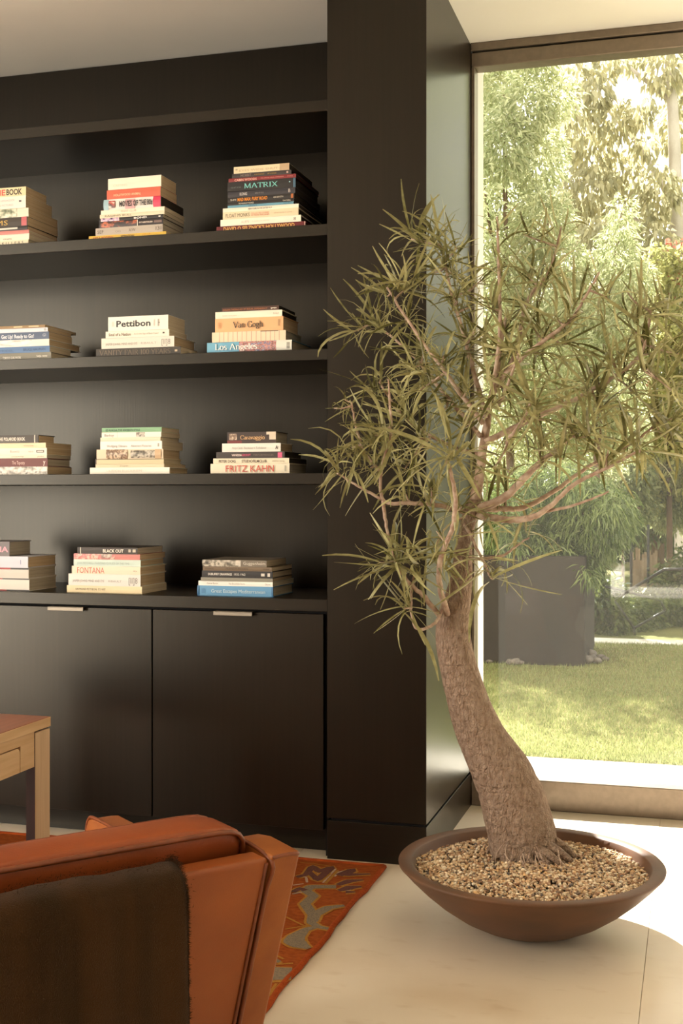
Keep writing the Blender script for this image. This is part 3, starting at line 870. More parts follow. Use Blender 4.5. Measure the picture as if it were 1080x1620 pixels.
  ('white hardback with grey small title and black mark', S(232, 228, 218), 351, 444, 700.8, 714.6, .135, 'tan', 1, 1, [T('Hatje Cantz  Residence in Turbulence', .18, .76, .46, .26, S(160, 152, 144)), T('A', .915, .96, .5, .4, S(40, 34, 32), True)]),
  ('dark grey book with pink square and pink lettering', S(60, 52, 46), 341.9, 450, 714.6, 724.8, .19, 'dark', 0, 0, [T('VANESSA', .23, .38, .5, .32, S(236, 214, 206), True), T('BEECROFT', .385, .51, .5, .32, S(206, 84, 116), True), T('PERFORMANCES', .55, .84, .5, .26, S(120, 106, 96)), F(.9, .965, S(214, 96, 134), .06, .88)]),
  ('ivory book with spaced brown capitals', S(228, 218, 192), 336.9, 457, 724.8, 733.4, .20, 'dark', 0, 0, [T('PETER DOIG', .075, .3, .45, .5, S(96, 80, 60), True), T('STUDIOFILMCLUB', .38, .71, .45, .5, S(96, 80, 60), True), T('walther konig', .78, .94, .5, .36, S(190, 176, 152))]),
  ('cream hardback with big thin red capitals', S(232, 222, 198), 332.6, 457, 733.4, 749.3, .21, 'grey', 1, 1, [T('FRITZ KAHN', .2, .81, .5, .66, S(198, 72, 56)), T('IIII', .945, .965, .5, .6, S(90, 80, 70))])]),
 (4, 'left', [
  ('thick grey hardback with pink capitals', S(118, 112, 114), OFF, 14.7, 857, 880, .16, 'grey', 1, 0, [T('RUSCHA', .4, .98, .48, .36, S(226, 158, 172), True)]),
  ('lavender white hardback with a thin mark near its end', S(208, 208, 220), OFF, 44.4, 880, 897.8, .21, 'tan', 1, 0, [F(.875, .885, S(120, 130, 170), .3, .7)]),
  ('white book with black and red cover edge', S(206, 200, 190), OFF, 45.7, 897.8, 914.4, .20, 'grey', 1, 0, [F(.0, .7, S(150, 46, 44), .84, 1), F(.7, 1, S(40, 34, 32), .84, 1)]),
  ('thick white book on a red and black cover board', S(214, 208, 198), OFF, 46.5, 914.4, 934, .20, 'grey', 1, 0, [F(.0, .62, S(160, 50, 48), 0, .09), F(.62, 1, S(40, 34, 32), 0, .09), F(.0, .55, S(160, 50, 48), .9, 1), F(.55, 1, S(40, 34, 32), .9, 1)])]),
 (4, 'middle', [
  ('black book with bold white capitals', S(58, 48, 40), 122, 217.8, 866.7, 877, .21, 'grey', 0, 0, [T('BLACK OUT', .43, .77, .48, .48, S(236, 226, 212), True), F(.85, .89, S(190, 178, 160), .3, .75), F(.92, .97, S(190, 178, 160), .3, .75), F(.05, .06, PALE)]),
  ('pink floral picture book', S(206, 130, 122), 116.4, 221, 877, 885.8, .22, 'tan', 0, 0, [F(.0, .62, PH['pink']), F(.42, .58, PH['palm'], .15, .95)]),
  ('pale mint book with faint grey capitals', S(206, 222, 212), 116.4, 221.3, 885.8, 896.6, .215, 'tan', 1, 1, [T('JEAN MITCHELL I PAINTING CLOUDS OF THE TIME', .06, .84, .45, .3, S(168, 184, 178))]),
  ('cream hardback with coral red thin capitals', S(232, 218, 194), 113, 222, 896.6, 909, .22, 'tan', 1, 0, [T('FONTANA', .08, .48, .48, .76, S(206, 110, 92)), T('skira', .9, .95, .5, .2, S(150, 130, 110))]),
  ('pale grey hardback with spaced grey capitals', S(224, 220, 212), 108, 222.2, 909, 927.6, .22, 'tan', 1, 0, [T('JASPER JOHNS: MIND AND EYE', .06, .5, .42, .2, S(156, 148, 140)), T('RIBAULT', .56, .74, .42, .18, S(180, 172, 164)), T('[II]8', .84, .96, .5, .5, S(140, 134, 128))]),
  ('buff book with small dark capitals', S(226, 208, 168), 105, 224.4, 927.6, 938.6, .21, 'cream', 0, 0, [T('RAYMOND PETTIBON: TO WIT', .12, .52, .5, .3, S(96, 78, 56))])]),
 (4, 'right', [
  ('grey picture book with pale lettering', S(120, 110, 96), 320, 421, 887, 897.4, .225, 'cream', 0, 0, [F(.0, .6, PH['palm']), T('Guggenheim', .64, .98, .55, .46, S(216, 208, 194)), F(.52, .6, S(216, 208, 194), .2, .9)]),
  ('brown book with darker small print', S(112, 92, 68), 320, 430, 897.4, 904, .21, 'cream', 0, 0, [T('FRANCIS PICABIA', .34, .66, .5, .4, S(70, 56, 42)), T('MOMA', .88, .96, .5, .4, S(70, 56, 42)), T('Francis', .04, .16, .5, .4, S(70, 56, 42))]),
  ('black hardback with white lettering and small marks', S(34, 30, 28), 318.7, 431, 904, 914.8, .215, 'cream', 1, 0, [T('DUBUFFET DRAWINGS', .09, .43, .5, .32, S(228, 222, 212), True), T('1935-1962', .46, .62, .5, .32, S(228, 222, 212)), F(.84, .89, S(210, 204, 194), .3, .7), F(.93, .965, S(210, 204, 194), .25, .75)]),
  ('thin grey green book', S(140, 136, 122), 318, 431, 914.8, 920.4, .22, 'tan', 0, 0, []),
  ('white book with small grey words', S(238, 236, 228), 313, 431, 920.4, 927.8, .225, 'cream', 0, 0, [T('Daniel Buren', .12, .27, .5, .36, S(150, 140, 132)), T('The Eye of the Storm', .41, .63, .5, .36, S(150, 140, 132)), T('Skira', .9, .97, .5, .36, S(150, 140, 132))]),
  ('blue hardback with pale blue title', S(96, 150, 190), 312, 432, 927.8, 943.6, .215, 'cream', 1, 1, [T('Great Escapes Mediterranean', .19, .9, .5, .36, S(196, 216, 222)), T('III', .06, .1, .5, .5, S(60, 110, 150)), F(0, .02, S(70, 116, 160)), F(.98, 1, S(70, 116, 160))])]),
]
SHELF_NAME = {1: 'top shelf', 2: 'second shelf', 3: 'third shelf', 4: 'worktop'}
NUM = ['topmost', 'second', 'third', 'fourth', 'fifth', 'sixth', 'seventh', 'eighth', 'ninth', 'tenth', 'eleventh', 'lowest']
SPY = 4.062
for sh, side, books in STACKS:
    base = (SHELF_Z[sh][1] if sh < 4 else 0.89) + 0.0004
    zs = [at_y(b[3], b[4], SPY).z for b in books]
    ztop = zs[0]
    ths = [at_y(b[3], b[4], SPY).z - at_y(b[3], b[5], SPY).z for b in books]
    k = (ztop - base - 0.0002 * len(books)) / sum(ths)
    z = base
    nb = len(books)
    for i in range(nb - 1, -1, -1):
        desc, colr, lp, rp_, t_, b_, dep, pg, hard, rnd, prints = books[i]
        xr = at_y(rp_, HYP, SPY).x
        xl = at_y(lp, HYP, SPY).x if lp is not None else xr - (0.262 if sh < 3 else 0.255)
        th = ths[i] * k
        o = make_book(xr - xl, dep, th, flat(colr, 0.5), PAGES[pg], hard, rnd, prints)
        o.location = ((xl + xr) / 2, SPY + random.uniform(0, 0.004), z)
        o.rotation_euler = (0, 0, rad(random.uniform(-1.0, 1.0)))
        z += th + 0.0002
        pos = 'topmost' if i == 0 else ('lowest' if i == nb - 1 else NUM[i])
        tag(o, '%s, %s in %s stack, %s' % (desc, pos, side, SHELF_NAME[sh]), 'book', 'books of the %s stack on the %s' % (side, SHELF_NAME[sh]))

# ------------------------------------------------------------------ rug
RX1, RY1 = -1.0, 3.958
rug = tag(empty('rug', (RX1, RY1, 0)), 'rust orange hand-knotted rug with grey and gold motifs under the armchair', 'rug')
RW, RL, RT = 2.6, 3.3, 0.011
vs, fs = [], []
nx, ny = 60, 80
for j in range(ny + 1):
    for i in range(nx + 1):
        x, y = -RW * i / nx, -RL * j / ny
        vs.append((x, y, RT + 0.0006 * math.sin(i * 1.7 + j * 2.3)))
for j in range(ny):
    for i in range(nx):
        a = j * (nx + 1) + i
        fs.append((a, a + nx + 1, a + nx + 2, a + 1))
pile = raw('pile', vs, fs, M['rug'], rug)


def wob(i):
    return 0.004 * math.sin(i * 0.9) + 0.003 * math.sin(i * 2.3 + 1)


def strip_edge(name, pts, parent):
    return tube(name, pts, 0.0085, M['rug_edge'], parent, 8)


for name, pts in (('selvedge', [(wob(i), -RL * i / 40, 0.0085) for i in range(41)]), ('selvedge', [(-RW + wob(i + 9), -RL * i / 40, 0.0085) for i in range(41)]),
                  ('hem', [(-RW * i / 40, wob(i + 3) * 0.6, 0.0085) for i in range(41)]), ('hem', [(-RW * i / 40, -RL + wob(i), 0.0085) for i in range(41)])):
    strip_edge(name, pts, rug)


def ribbon(name, pts, widths, m, z, parent, wobble=0.0012):
    """knotted motif: a raised band following a line in the rug's plane"""
    P = []
    for a, b in zip(pts[:-1], pts[1:]):
        n = max(2, int((b - a).length / 0.008))
        for k in range(n):
            P.append((a.lerp(b, k / n), 0))
    P = [p[0] for p in P] + [pts[-1]]
    n = len(P)
    v, f = [], []
    for i, p in enumerate(P):
        t = (P[min(i + 1, n - 1)] - P[max(i - 1, 0)])
        t = Vector((t.x, t.y, 0)).normalized()
        s = Vector((-t.y, t.x, 0))
        u = i / (n - 1) * (len(widths) - 1)
        k = min(int(u), len(widths) - 2)
        w = widths[k] * (1 - (u - k)) + widths[k + 1] * (u - k) + random.uniform(-wobble, wobble)
        zz = UV * (z + 0.0005 * i / n)
        v += [p + s * w / 2 + zz, p - s * w / 2 + zz]
    for i in range(n - 1):
        f.append((2 * i, 2 * i + 1, 2 * i + 3, 2 * i + 2))
    return raw(name, v, f, m, parent)


def rugpt(u, v):
    p = at_z(u, v, 0.012)
    return Vector((p.x - RX1, p.y - RY1, 0))


def zp(zx, zy):
    return rugpt(380 + zx / 3.6, 1320 + zy / 3.6)


MOT = [
 ([(545, 300), (400, 300), (372, 322), (418, 352), (368, 398), (414, 462), (404, 505), (440, 528), (522, 545)], [.030, .034, .032, .034, .03, .016], 'grey_in'),
 ([(408, 500), (424, 458), (500, 420), (592, 408)], [.034, .038, .034, .014], 'grey_in'),
 ([(432, 528), (370, 545), (318, 585), (304, 612), (340, 632), (392, 652)], [.02, .028, .045, .060, .055, .016], 'grey_in'),
 ([(188, 795), (292, 795)], [.085, .075], 'grey_in'),
 ([(196, 725), (222, 718)], [.03, .02], 'grey_in'),
 ([(320, 245), (372, 232), (412, 184), (450, 214), (520, 190), (440, 262), (392, 216)], [.02, .026, .030, .026, .02], 'plum_in'),
 ([(560, 235), (640, 204), (600, 232), (740, 228)], [.030, .034, .026, .012], 'plum_in'),
 ([(555, 290), (620, 268), (700, 262)], [.02, .034, .012], 'plum_in'),
 ([(560, 322), (630, 304), (690, 300)], [.02, .040, .014], 'plum_in'),
 ([(600, 330), (655, 330)], [.026, .010], 'plum_in'),
 ([(300, 330), (340, 310), (372, 322)], [.02, .026, .02], 'plum_in'),
]
for pts, ws, mm in MOT:
    q = [zp(*p) for p in pts]
    mo = ribbon('motif', q, [w + 0.016 for w in ws], M['gold_in'], 0.0124, rug)
    ribbon('motif_fill', q, ws, M[mm], 0.0132, mo)
for pts, w, mm in (([(455, 272), (528, 192)], .010, 'gold_in'), ([(485, 280), (556, 205)], .010, 'gold_in'), ([(470, 276), (542, 198)], .007, 'pale_in'), ([(385, 232), (440, 226), (490, 212)], .008, 'pale_in'),
                   ([(535, 240), (560, 215), (600, 208)], .008, 'pale_in'), ([(575, 300), (625, 318), (600, 322)], .008, 'pale_in'), ([(320, 235), (375, 245), (380, 275)], .008, 'pale_in'),
                   ([(300, 290), (360, 282)], .007, 'pale_in'), ([(295, 340), (350, 330)], .007, 'pale_in'), ([(640, 240), (680, 232)], .009, 'pale_in'),
                   ([(260, 470), (330, 505), (360, 520), (428, 524)], .007, 'gold_in'), ([(255, 540), (330, 528), (420, 524)], .007, 'gold_in'),
                   ([(190, 742), (300, 735)], .008, 'gold_in'), ([(160, 920), (240, 840)], .008, 'gold_in'), ([(165, 905), (205, 850)], .007, 'gold_in'), ([(170, 842), (270, 838)], .008, 'gold_in'),
                   ([(205, 690), (226, 700), (246, 712)], .007, 'gold_in'), ([(340, 160), (420, 168), (530, 185)], .006, 'gold_in')):
    ribbon('motif_line', [zp(*p) for p in pts], [w, w], M[mm], 0.0124, rug, 0.0008)
# the motifs go on over the rest of the rug beyond the chair
for k in range(9):
    x, y = -0.35 - 0.55 * (k % 4), -0.5 - 0.95 * (k // 4) - 0.1 * (k % 2)
    q = [Vector((x + a, y + b, 0)) for a, b in ((0, 0), (-.14, .05), (-.08, .16), (-.24, .2), (-.3, .34))]
    mo = ribbon('motif', q, [.05, .06, .055, .03], M['gold_in'], 0.0124, rug)
    ribbon('motif_fill', q, [.034, .044, .038, .016], M['grey_in' if k % 2 else 'plum_in'], 0.0130, mo)

# ------------------------------------------------------------------ teak side table
TX, TY = -1.96, 3.458
tb = tag(empty('side_table', (TX, TY, 0.0125)), 'teak side table with a reddish top and a drawer standing by the base cabinets', 'table')
ZT = 0.55 - 0.0125
TL, TW = 1.15, 0.62
box('table_top', (-TW, -TL, ZT - 0.032), (0.0, 0.0, ZT), M['teak_top'], tb, 0.003, 2)
box('edge_band', (-0.0005, -TL + 0.002, ZT - 0.0305), (0.0022, -0.002, ZT - 0.0012), M['teak'], tb, 0.0007, 1)
for sx in (0, 1):
    for sy in (0, 1):
        x0, y0 = (-0.034 if sx == 0 else -TW + 0.001), (-0.090 if sy == 0 else -TL + 0.001)
        lg = box('leg', (x0, y0, 0), (x0 + 0.033, y0 + 0.089, ZT - 0.037), M['teak_leg'], tb, 0.002, 1)
        box('leg_dark_face', (x0 + 0.001, y0 - 0.0012, 0.001), (x0 + 0.0315, y0 + 0.0005, ZT - 0.038), M['red_brown'], lg)['label'] = 'thin dark red-brown face'  # thin dark red-brown panel covering the -Y side of the leg
zb = 0.409 - 0.0125
bm = bmesh.new()
# front rail with the drawer cut out of it: a frame of four boards
add_box(bm, (-0.026, -TL + 0.092, ZT - 0.062), (-0.004, -0.092, ZT - 0.0325))
add_box(bm, (-0.026, -0.1725, zb), (-0.004, -0.092, ZT - 0.0622))
add_box(bm, (-0.026, -TL + 0.092, zb), (-0.004, -TL + 0.172, ZT - 0.0622))
obj('apron', bm, M['teak'], tb)['kind'] = 'structure'
del bpy.data.objects['apron']['kind']
box('apron', (-TW + 0.004, -TL + 0.092, zb), (-TW + 0.026, -0.092, ZT - 0.0325), M['teak'], tb)
box('apron', (-TW + 0.036, -0.030, zb), (-0.036, -0.010, ZT - 0.0325), M['teak'], tb)
box('apron', (-TW + 0.036, -TL + 0.010, zb), (-0.036, -TL + 0.030, ZT - 0.0325), M['teak'], tb)
bm = bmesh.new()
prof = []
y0, y1, z0, z1, rr = -TL + 0.1755, -0.1760, zb, ZT - 0.066, 0.018
prof += [(y0, z0), (y1, z0)]
for k in range(7):
    a = k / 6 * math.pi / 2
    prof.append((y1 - rr + rr * math.cos(a), z1 - rr + rr * math.sin(a)))
for k in range(7):
    a = math.pi / 2 + k / 6 * math.pi / 2
    prof.append((y0 + rr + rr * math.cos(a), z1 - rr + rr * math.sin(a)))
fv = [bm.verts.new((-0.004, y, z)) for y, z in prof]
bv = [bm.verts.new((-0.026, y, z)) for y, z in prof]
bm.faces.new(fv)
bm.faces.new(bv[::-1])
n = len(prof)
for k in range(n):
    bm.faces.new((fv[k], bv[k], bv[(k + 1) % n], fv[(k + 1) % n]))
bmesh.ops.recalc_face_normals(bm, faces=bm.faces)
dr = obj('drawer', bm, M['teak'], tb)
box('drawer_box', (-0.45, y0 + 0.01, z0 + 0.006), (-0.026, y1 - 0.01, z1 - 0.02), M['gap'], dr)

# ------------------------------------------------------------------ leather armchair, seen from behind
ZTOP = 0.62
CD = (CAM_H - ZTOP) * FPX / 563
CO = RV * ((476 - 540) / FPX * CD) + FV * CD
chair = tag(empty('armchair', (CO.x, CO.y, 0.0), YAW + rad(34)), 'cognac leather armchair with worn piped edges, seen from behind on the rug', 'chair')
AW, IW, AL = 0.060, 0.60, 0.845                      # arm thickness, seat width between the arms, length of the arm


def rear_y(z):
    return (ZTOP - z) * 0.36


def arm(x0, x1):
    prof = [(0.0, ZTOP)] + [(y, z) for y, z in ((0.10, ZTOP + .004), (0.145, ZTOP - .002), (0.20, ZTOP - 0.03), (0.27, ZTOP - 0.075), (0.36, ZTOP - 0.105), (0.50, 0.519), (0.66, 0.514), (AL - 0.06, 0.513), (AL - 0.018, 0.503), (AL, 0.478))] \
        + [(AL, 0.14), (rear_y(0.14), 0.14)]
    bm = bmesh.new()
    a = [bm.verts.new((x0, y, z)) for y, z in prof]
    b = [bm.verts.new((x1, y, z)) for y, z in prof]
    bm.faces.new(a)
    bm.faces.new(b[::-1])
    n = len(prof)
    for k in range(n):
        bm.faces.new((a[k], b[k], b[(k + 1) % n], a[(k + 1) % n]))
    bmesh.ops.recalc_face_normals(bm, faces=bm.faces)
    bmesh.ops.bevel(bm, geom=bm.edges[:], offset=0.007, segments=3, affect='EDGES', profile=0.6)
    return bm, prof


for x0, x1 in ((-AW, 0.0), (-2 * AW - IW, -AW - IW)):
    bm, prof = arm(x0, x1)
    ar = obj('arm', bm, M['worn'], chair, True)
    top = [Vector((0, rear_y(z), z)) for z in (0.15, 0.25, 0.35, 0.45, 0.55, ZTOP - 0.012)] + [Vector((0, y + 0.002, z - 0.001)) for y, z in prof[1:-3]] + [Vector((0, AL, z)) for z in (0.455, 0.35, 0.2)]
    pc = catmull(top, 5)
    for xx in ((x0 + 0.003,) if x1 > -.01 else (x1 - 0.003,)):
        tube('piping', [Vector((xx, p.y, p.z)) for p in pc], 0.0042, M['piping'], ar, 8)
    tube('piping', [Vector((x0 + 0.004 + (x1 - x0 - 0.008) * i / 8, 0.002, ZTOP - 0.004 + 0.002 * math.sin(math.pi * i / 8))) for i in range(9)], 0.0035, M['piping'], ar, 8)


def slab(name, corners, thick, m, parent, bevel=0.02, sub=0, fn=None):
    """padded board between two reclined planes: corners = list of (x,y,z) of the rear face, extruded along +y"""
    bm = bmesh.new()
    a = [bm.verts.new(c) for c in corners]
    b = [bm.verts.new((c[0], c[1] + thick, c[2])) for c in corners]
    bm.faces.new(a)
    bm.faces.new(b[::-1])
    for k in range(4):
        bm.faces.new((a[k], b[k], b[(k + 1) % 4], a[(k + 1) % 4]))
    bmesh.ops.recalc_face_normals(bm, faces=bm.faces)
    if bevel:
        bmesh.ops.bevel(bm, geom=bm.edges[:], offset=bevel, segments=4, affect='EDGES', profile=0.55)
    if sub:
        bmesh.ops.subdivide_edges(bm, edges=bm.edges[:], cuts=sub, use_grid_fill=True)
    if fn:
        for v in bm.verts:
            fn(v)
    return obj(name, bm, m, parent, True)


xl, xr = -AW - IW + 0.001, -AW - 0.001
zlow = 0.16
bp = slab('back_panel', [(xl, rear_y(zlow) + .004, zlow), (xr, rear_y(zlow) + .004, zlow), (xr, 0.003, ZTOP - 0.003), (xl, 0.003, ZTOP - 0.003)], 0.058, M['leather'], chair, 0.012)
for xx in (xl + 0.006, xr - 0.006):
    tube('piping', [Vector((xx, rear_y(z) + 0.003, z)) for z in (0.17, 0.3, 0.45, ZTOP - 0.012)], 0.004, M['piping'], bp, 8)


def pillow_mesh(cx, cy, cz, hx, hy, hz, n=4.0, puff=0.012, rotx=0.0):
    """a plump box cushion: superellipsoid-like shell with flattened faces"""
    bm = bmesh.new()
    r = bmesh.ops.create_cube(bm, size=2.0)
    bmesh.ops.subdivide_edges(bm, edges=bm.edges[:], cuts=11, use_grid_fill=True)
    for v in bm.verts:
        x, y, z = v.co
        # round off the edges, then puff the faces
        def rd(a, b, c, h):
            return a
        m_ = max(abs(x), abs(y), abs(z))
        q = Vector((x, y, z))
        l = (abs(x) ** 14 + abs(y) ** 14 + abs(z) ** 14) ** (1 / 14)
        q = q / l
        p = Vector((q.x * hx, q.y * hy, q.z * hz))
        p.z += (puff if z > 0 else -puff) * (1 - x * x) * (1 - y * y) * abs(z)
        p.y += (puff if y > 0 else -puff * .6) * (1 - x * x) * (1 - z * z) * abs(y)
        p = Matrix.Rotation(rotx, 3, 'X') @ p
        v.co = p + Vector((cx, cy, cz))
    return bm


# back cushion: leans on the panel and stands a little above it
CH = (IW / 2 - 0.006, 0.066, 0.205)
CC = Vector(((xl + xr) / 2, 0.132, ZTOP + 0.040 - 0.205))


def lean(p):
    """lay an upright cushion point against the reclined panel"""
    q = p + CC
    q.y += (ZTOP + 0.04 - q.z) * 0.34
    return q


cb_ = pillow_mesh(0, 0, 0, *CH, puff=0.010)
for v in cb_.verts:
    v.co = lean(v.co)
cush = obj('back_cushion', cb_, M['leather_c'], chair, True)


def cushion_piping(side):
    pts = []
    for k in range(129):
        a = 2 * math.pi * k / 128
        c, s_ = math.cos(a), math.sin(a)
        l = (abs(c) ** 14 + abs(s_) ** 14) ** (1 / 14)
        pts.append(lean(Vector((c / l * CH[0] * 0.985, side * CH[1] * 0.955, s_ / l * CH[2] * 0.975))))
    return pts


for sd in (-1, 1):
    tube('piping', cushion_piping(sd), 0.0050, M['piping'], cush, 8)
sc_ = pillow_mesh((xl + xr) / 2, 0.53, 0.345, IW / 2 - 0.006, 0.335, 0.075, puff=0.012)
obj('seat_cushion', sc_, M['leather_c'], chair, True)
slab('seat_frame', [(xl, 0.20, 0.16), (xr, 0.20, 0.16), (xr, 0.20, 0.268), (xl, 0.20, 0.268)], 0.66, M['leather'], chair, 0.008)
for lx, ly in ((-0.031, 0.22), (-0.031, AL - 0.05), (-1.5 * AW - IW, 0.22), (-1.5 * AW - IW, AL - 0.05)):
    w = CO + Matrix.Rotation(YAW + rad(34), 3, 'Z') @ Vector((lx, ly, 0))
    zf = 0.0135 if w.x < RX1 + 0.015 else 0.0005
    tube('leg', [(lx, ly, zf), (lx, ly, 0.145)], [0.013, 0.019], M['teak_leg'], chair, 12)

# wool throw hanging over the chair back
tw_x0, tw_x1 = -AW - IW + 0.02, -AW - 0.178
path = [(-0.030, 0.10), (-0.030, 0.25), (-0.030, 0.40), (-0.029, 0.52), (-0.026, ZTOP - 0.045), (-0.022, ZTOP - 0.022), (-0.008, ZTOP - 0.002), (0.012, ZTOP + 0.004), (0.030, ZTOP + 0.003), (0.046, ZTOP - 0.008), (0.058, ZTOP - 0.03)]
pc = catmull([Vector((0, y, z)) for y, z in path], 5)
nu = 40
vs, fs = [], []
TH = 0.012
for side in (0, 1):
    for i, p in enumerate(pc):
        t = (pc[min(i + 1, len(pc) - 1)] - pc[max(i - 1, 0)]).normalized()
        nrm = Vector((0, -t.z, t.y))
        for j in range(nu + 1):
            x = tw_x0 + (tw_x1 - tw_x0) * j / nu
            w = 0.0016 * math.sin(x * 31 + p.z * 4) + 0.001 * math.sin(x * 77 + 1)
            edge = 0.004 * (1 - min(1, min(j, nu - j) / 2)) 
            q = p + nrm * (w + (TH - edge if side else edge * 0.6))
            vs.append((x + 0.003 * math.sin(p.z * 9) * (j / nu), q.y, q.z))
m_ = len(pc)
S2 = m_ * (nu + 1)
for i in range(m_ - 1):
    for j in range(nu):
        a = i * (nu + 1) + j
        fs.append((a, a + nu + 1, a + nu + 2, a + 1))
        fs.append((S2 + a, S2 + a + 1, S2 + a + nu + 2, S2 + a + nu + 1))
for i in range(m_ - 1):
    for j in (0, nu):
        a = i * (nu + 1) + j
        b = a + nu + 1
        fs.append((a, S2 + a, S2 + b, b) if j == 0 else (a, b, S2 + b, S2 + a))
for i in (0, m_ - 1):
    for j in range(nu):
        a = i * (nu + 1) + j
        fs.append((a, a + 1, S2 + a + 1, S2 + a) if i == 0 else (a, S2 + a, S2 + a + 1, a + 1))
throw = raw('throw', vs, fs, M['wool'], None, True)
throw.location = (CO.x, CO.y, 0)
throw.rotation_euler = (0, 0, YAW + rad(34))
fv_ = []
TV = np.array([v[:] for v in vs])
idx = rng.integers(S2, 2 * S2, 9000)
side_i = np.array([S2 + i * (nu + 1) + nu for i in range(m_)])
idx = np.concatenate([idx, rng.choice(side_i, 4200)])
base_ = TV[idx] + rng.normal(0, .006, (len(idx), 3)) * np.array([1, .0, 1])
base_[:9000, 0] += rng.uniform(-.006, .006, 9000)
base_[9000:, 0] = TV[idx[9000:], 0] - .001
tipv = base_ + np.stack([rng.normal(0, .0022, len(idx)) + np.where(np.arange(len(idx)) >= 9000, .0022, 0), -np.abs(rng.normal(.0022, .0012, len(idx))) - .001, rng.normal(0, .0022, len(idx)) + np.where(TV[idx][:, 2] > ZTOP - .01, .001, 0)], 1)
wv = np.stack([rng.normal(0, .00028, len(idx)), np.zeros(len(idx)), rng.normal(0, .00028, len(idx))], 1)
FV_ = np.stack([base_ - wv, base_ + wv, tipv], 1)
fz = fast_mesh('fuzz', FV_.reshape(-1, 3), np.arange(len(idx) * 3).reshape(-1, 3), M['wool'], throw)
fz['kind'] = 'stuff'
tag(throw, 'dark brown wool throw hanging over the back of the cognac leather armchair', 'blanket')

# ------------------------------------------------------------------ bowl with gravel
BC = Vector((-0.458, 3.537, 0))
RIM_R, RIM_Z = 0.378, 0.190
prof = [(0.0, 0.0), (0.10, 0.0), (0.118, 0.003), (0.16, 0.018), (0.215, 0.046), (0.27, 0.084), (0.315, 0.122), (0.35, 0.156), (0.372, 0.180), (0.379, 0.187), (0.380, 0.191), (0.377, 0.194), (0.345, 0.193), (0.340, 0.190), (0.335, 0.176), (0.30, 0.13), (0.22, 0.07), (0.10, 0.03), (0.0, 0.026)]
vs, fs, ns = [], [], 96
for r, z in prof:
    for k in range(ns):
        a = 2 * math.pi * k / ns
        vs.append((r * math.cos(a), r * math.sin(a), z))
for i in range(len(prof) - 1):
    for k in range(ns):
        k2 = (k + 1) % ns
        fs.append((i * ns + k, i * ns + k2, (i + 1) * ns + k2, (i + 1) * ns + k))
bowl = raw('planter_bowl', vs, fs, M['clay'], None, True)
bowl.location = BC + UV * 0.0005
tag(bowl, 'wide shallow brown ceramic bowl on the stone floor holding the indoor tree', 'planter')


def gravel_z(x, y):
    r = math.hypot(x, y)
    return 0.166 + 0.012 * (1 - (r / 0.34) ** 2) + 0.004 * math.sin(x * 17 + 1) * math.cos(y * 15)


def ico():
    bm = bmesh.new()
    bmesh.ops.create_icosphere(bm, subdivisions=1, radius=1.0)
    v = np.array([q.co[:] for q in bm.verts])
    f = np.array([[q.index for q in p.verts] for p in bm.faces])
    bm.free()
    return v, f


IV, IF = ico()
gv, gf, gc = [], [], []
cnt = 0
palette = [srgb(200, 170, 128), srgb(176, 136, 92), srgb(214, 190, 152), srgb(150, 104, 66), srgb(188, 150, 104), srgb(226, 208, 178), srgb(120, 96, 76), srgb(96, 84, 76), srgb(206, 160, 96)]
wts = np.array([.2, .17, .16, .1, .16, .07, .07, .03, .04])
for k in range(9800):
    r = 0.345 * math.sqrt(random.random())
    a = random.uniform(0, 2 * math.pi)
    x, y = r * math.cos(a), r * math.sin(a)
    s = random.uniform(0.0030, 0.0063)
    sc = np.array([s * random.uniform(.8, 1.3), s * random.uniform(.8, 1.2), s * random.uniform(.6, .9)])
    R_ = np.array(Matrix.Rotation(random.uniform(0, 6.28), 3, 'Z') @ Matrix.Rotation(random.uniform(-.6, .6), 3, 'X'))
    v = (IV * (1 + rng.uniform(-.15, .15, (len(IV), 1)))) * sc @ R_.T + np.array([x, y, gravel_z(x, y) + random.uniform(-.004, .003)])
    gv.append(v)
    gf.append(IF + cnt)
    cnt += len(IV)
    c = palette[rng.choice(len(palette), p=wts)]
    j = random.uniform(.75, 1.3)
    gy = sum(c) / 3
    c = [q_ * .82 + gy * .18 for q_ in c]
    gc.append(np.tile(np.array([c[0] * j, c[1] * j, c[2] * j, 1.0]), (len(IV), 1)))


def tint_mat(name, rough):
    m = bpy.data.materials.new(name)
    m.use_nodes = True
    nt, N, L = nodes_of(m)
    a = N.new('ShaderNodeAttribute')
    a.attribute_name = 'tint'
    L.new(a.outputs['Color'], N['Principled BSDF'].inputs['Base Color'])
    N['Principled BSDF'].inputs['Roughness'].default_value = rough
    return m


gm = tint_mat('tan_pebbles', 0.75)
gravel = fast_mesh('gravel', np.concatenate(gv), np.concatenate(gf), gm, None, True, np.concatenate(gc))
gravel.location = BC
tag(gravel, 'tan and brown pea gravel filling the shallow ceramic bowl', 'gravel', kind='stuff')
# packed bed under the loose pebbles
bm = bmesh.new()
bmesh.ops.create_circle(bm, cap_ends=True, radius=0.3375, segments=64)
bmesh.ops.translate(bm, verts=bm.verts, vec=(0, 0, 0.1645))
bed = obj('gravel_bed', bm, M['soil'], gravel)

# ------------------------------------------------------------------ the indoor tree
TRUNK_Y = 3.665
tree = tag(empty('bottle_tree', (-0.495, TRUNK_Y, 0.165)), 'indoor tree with a leaning swollen trunk and narrow olive leaves, rooted in the gravel bowl', 'tree')
TO = Vector((-0.495, TRUNK_Y, 0.165))


def tp(u, v, dy=0.0):
    """point of the tree at a measured place, dy metres behind the trunk plane"""
    return at_y(u, v, TRUNK_Y + dy) - TO


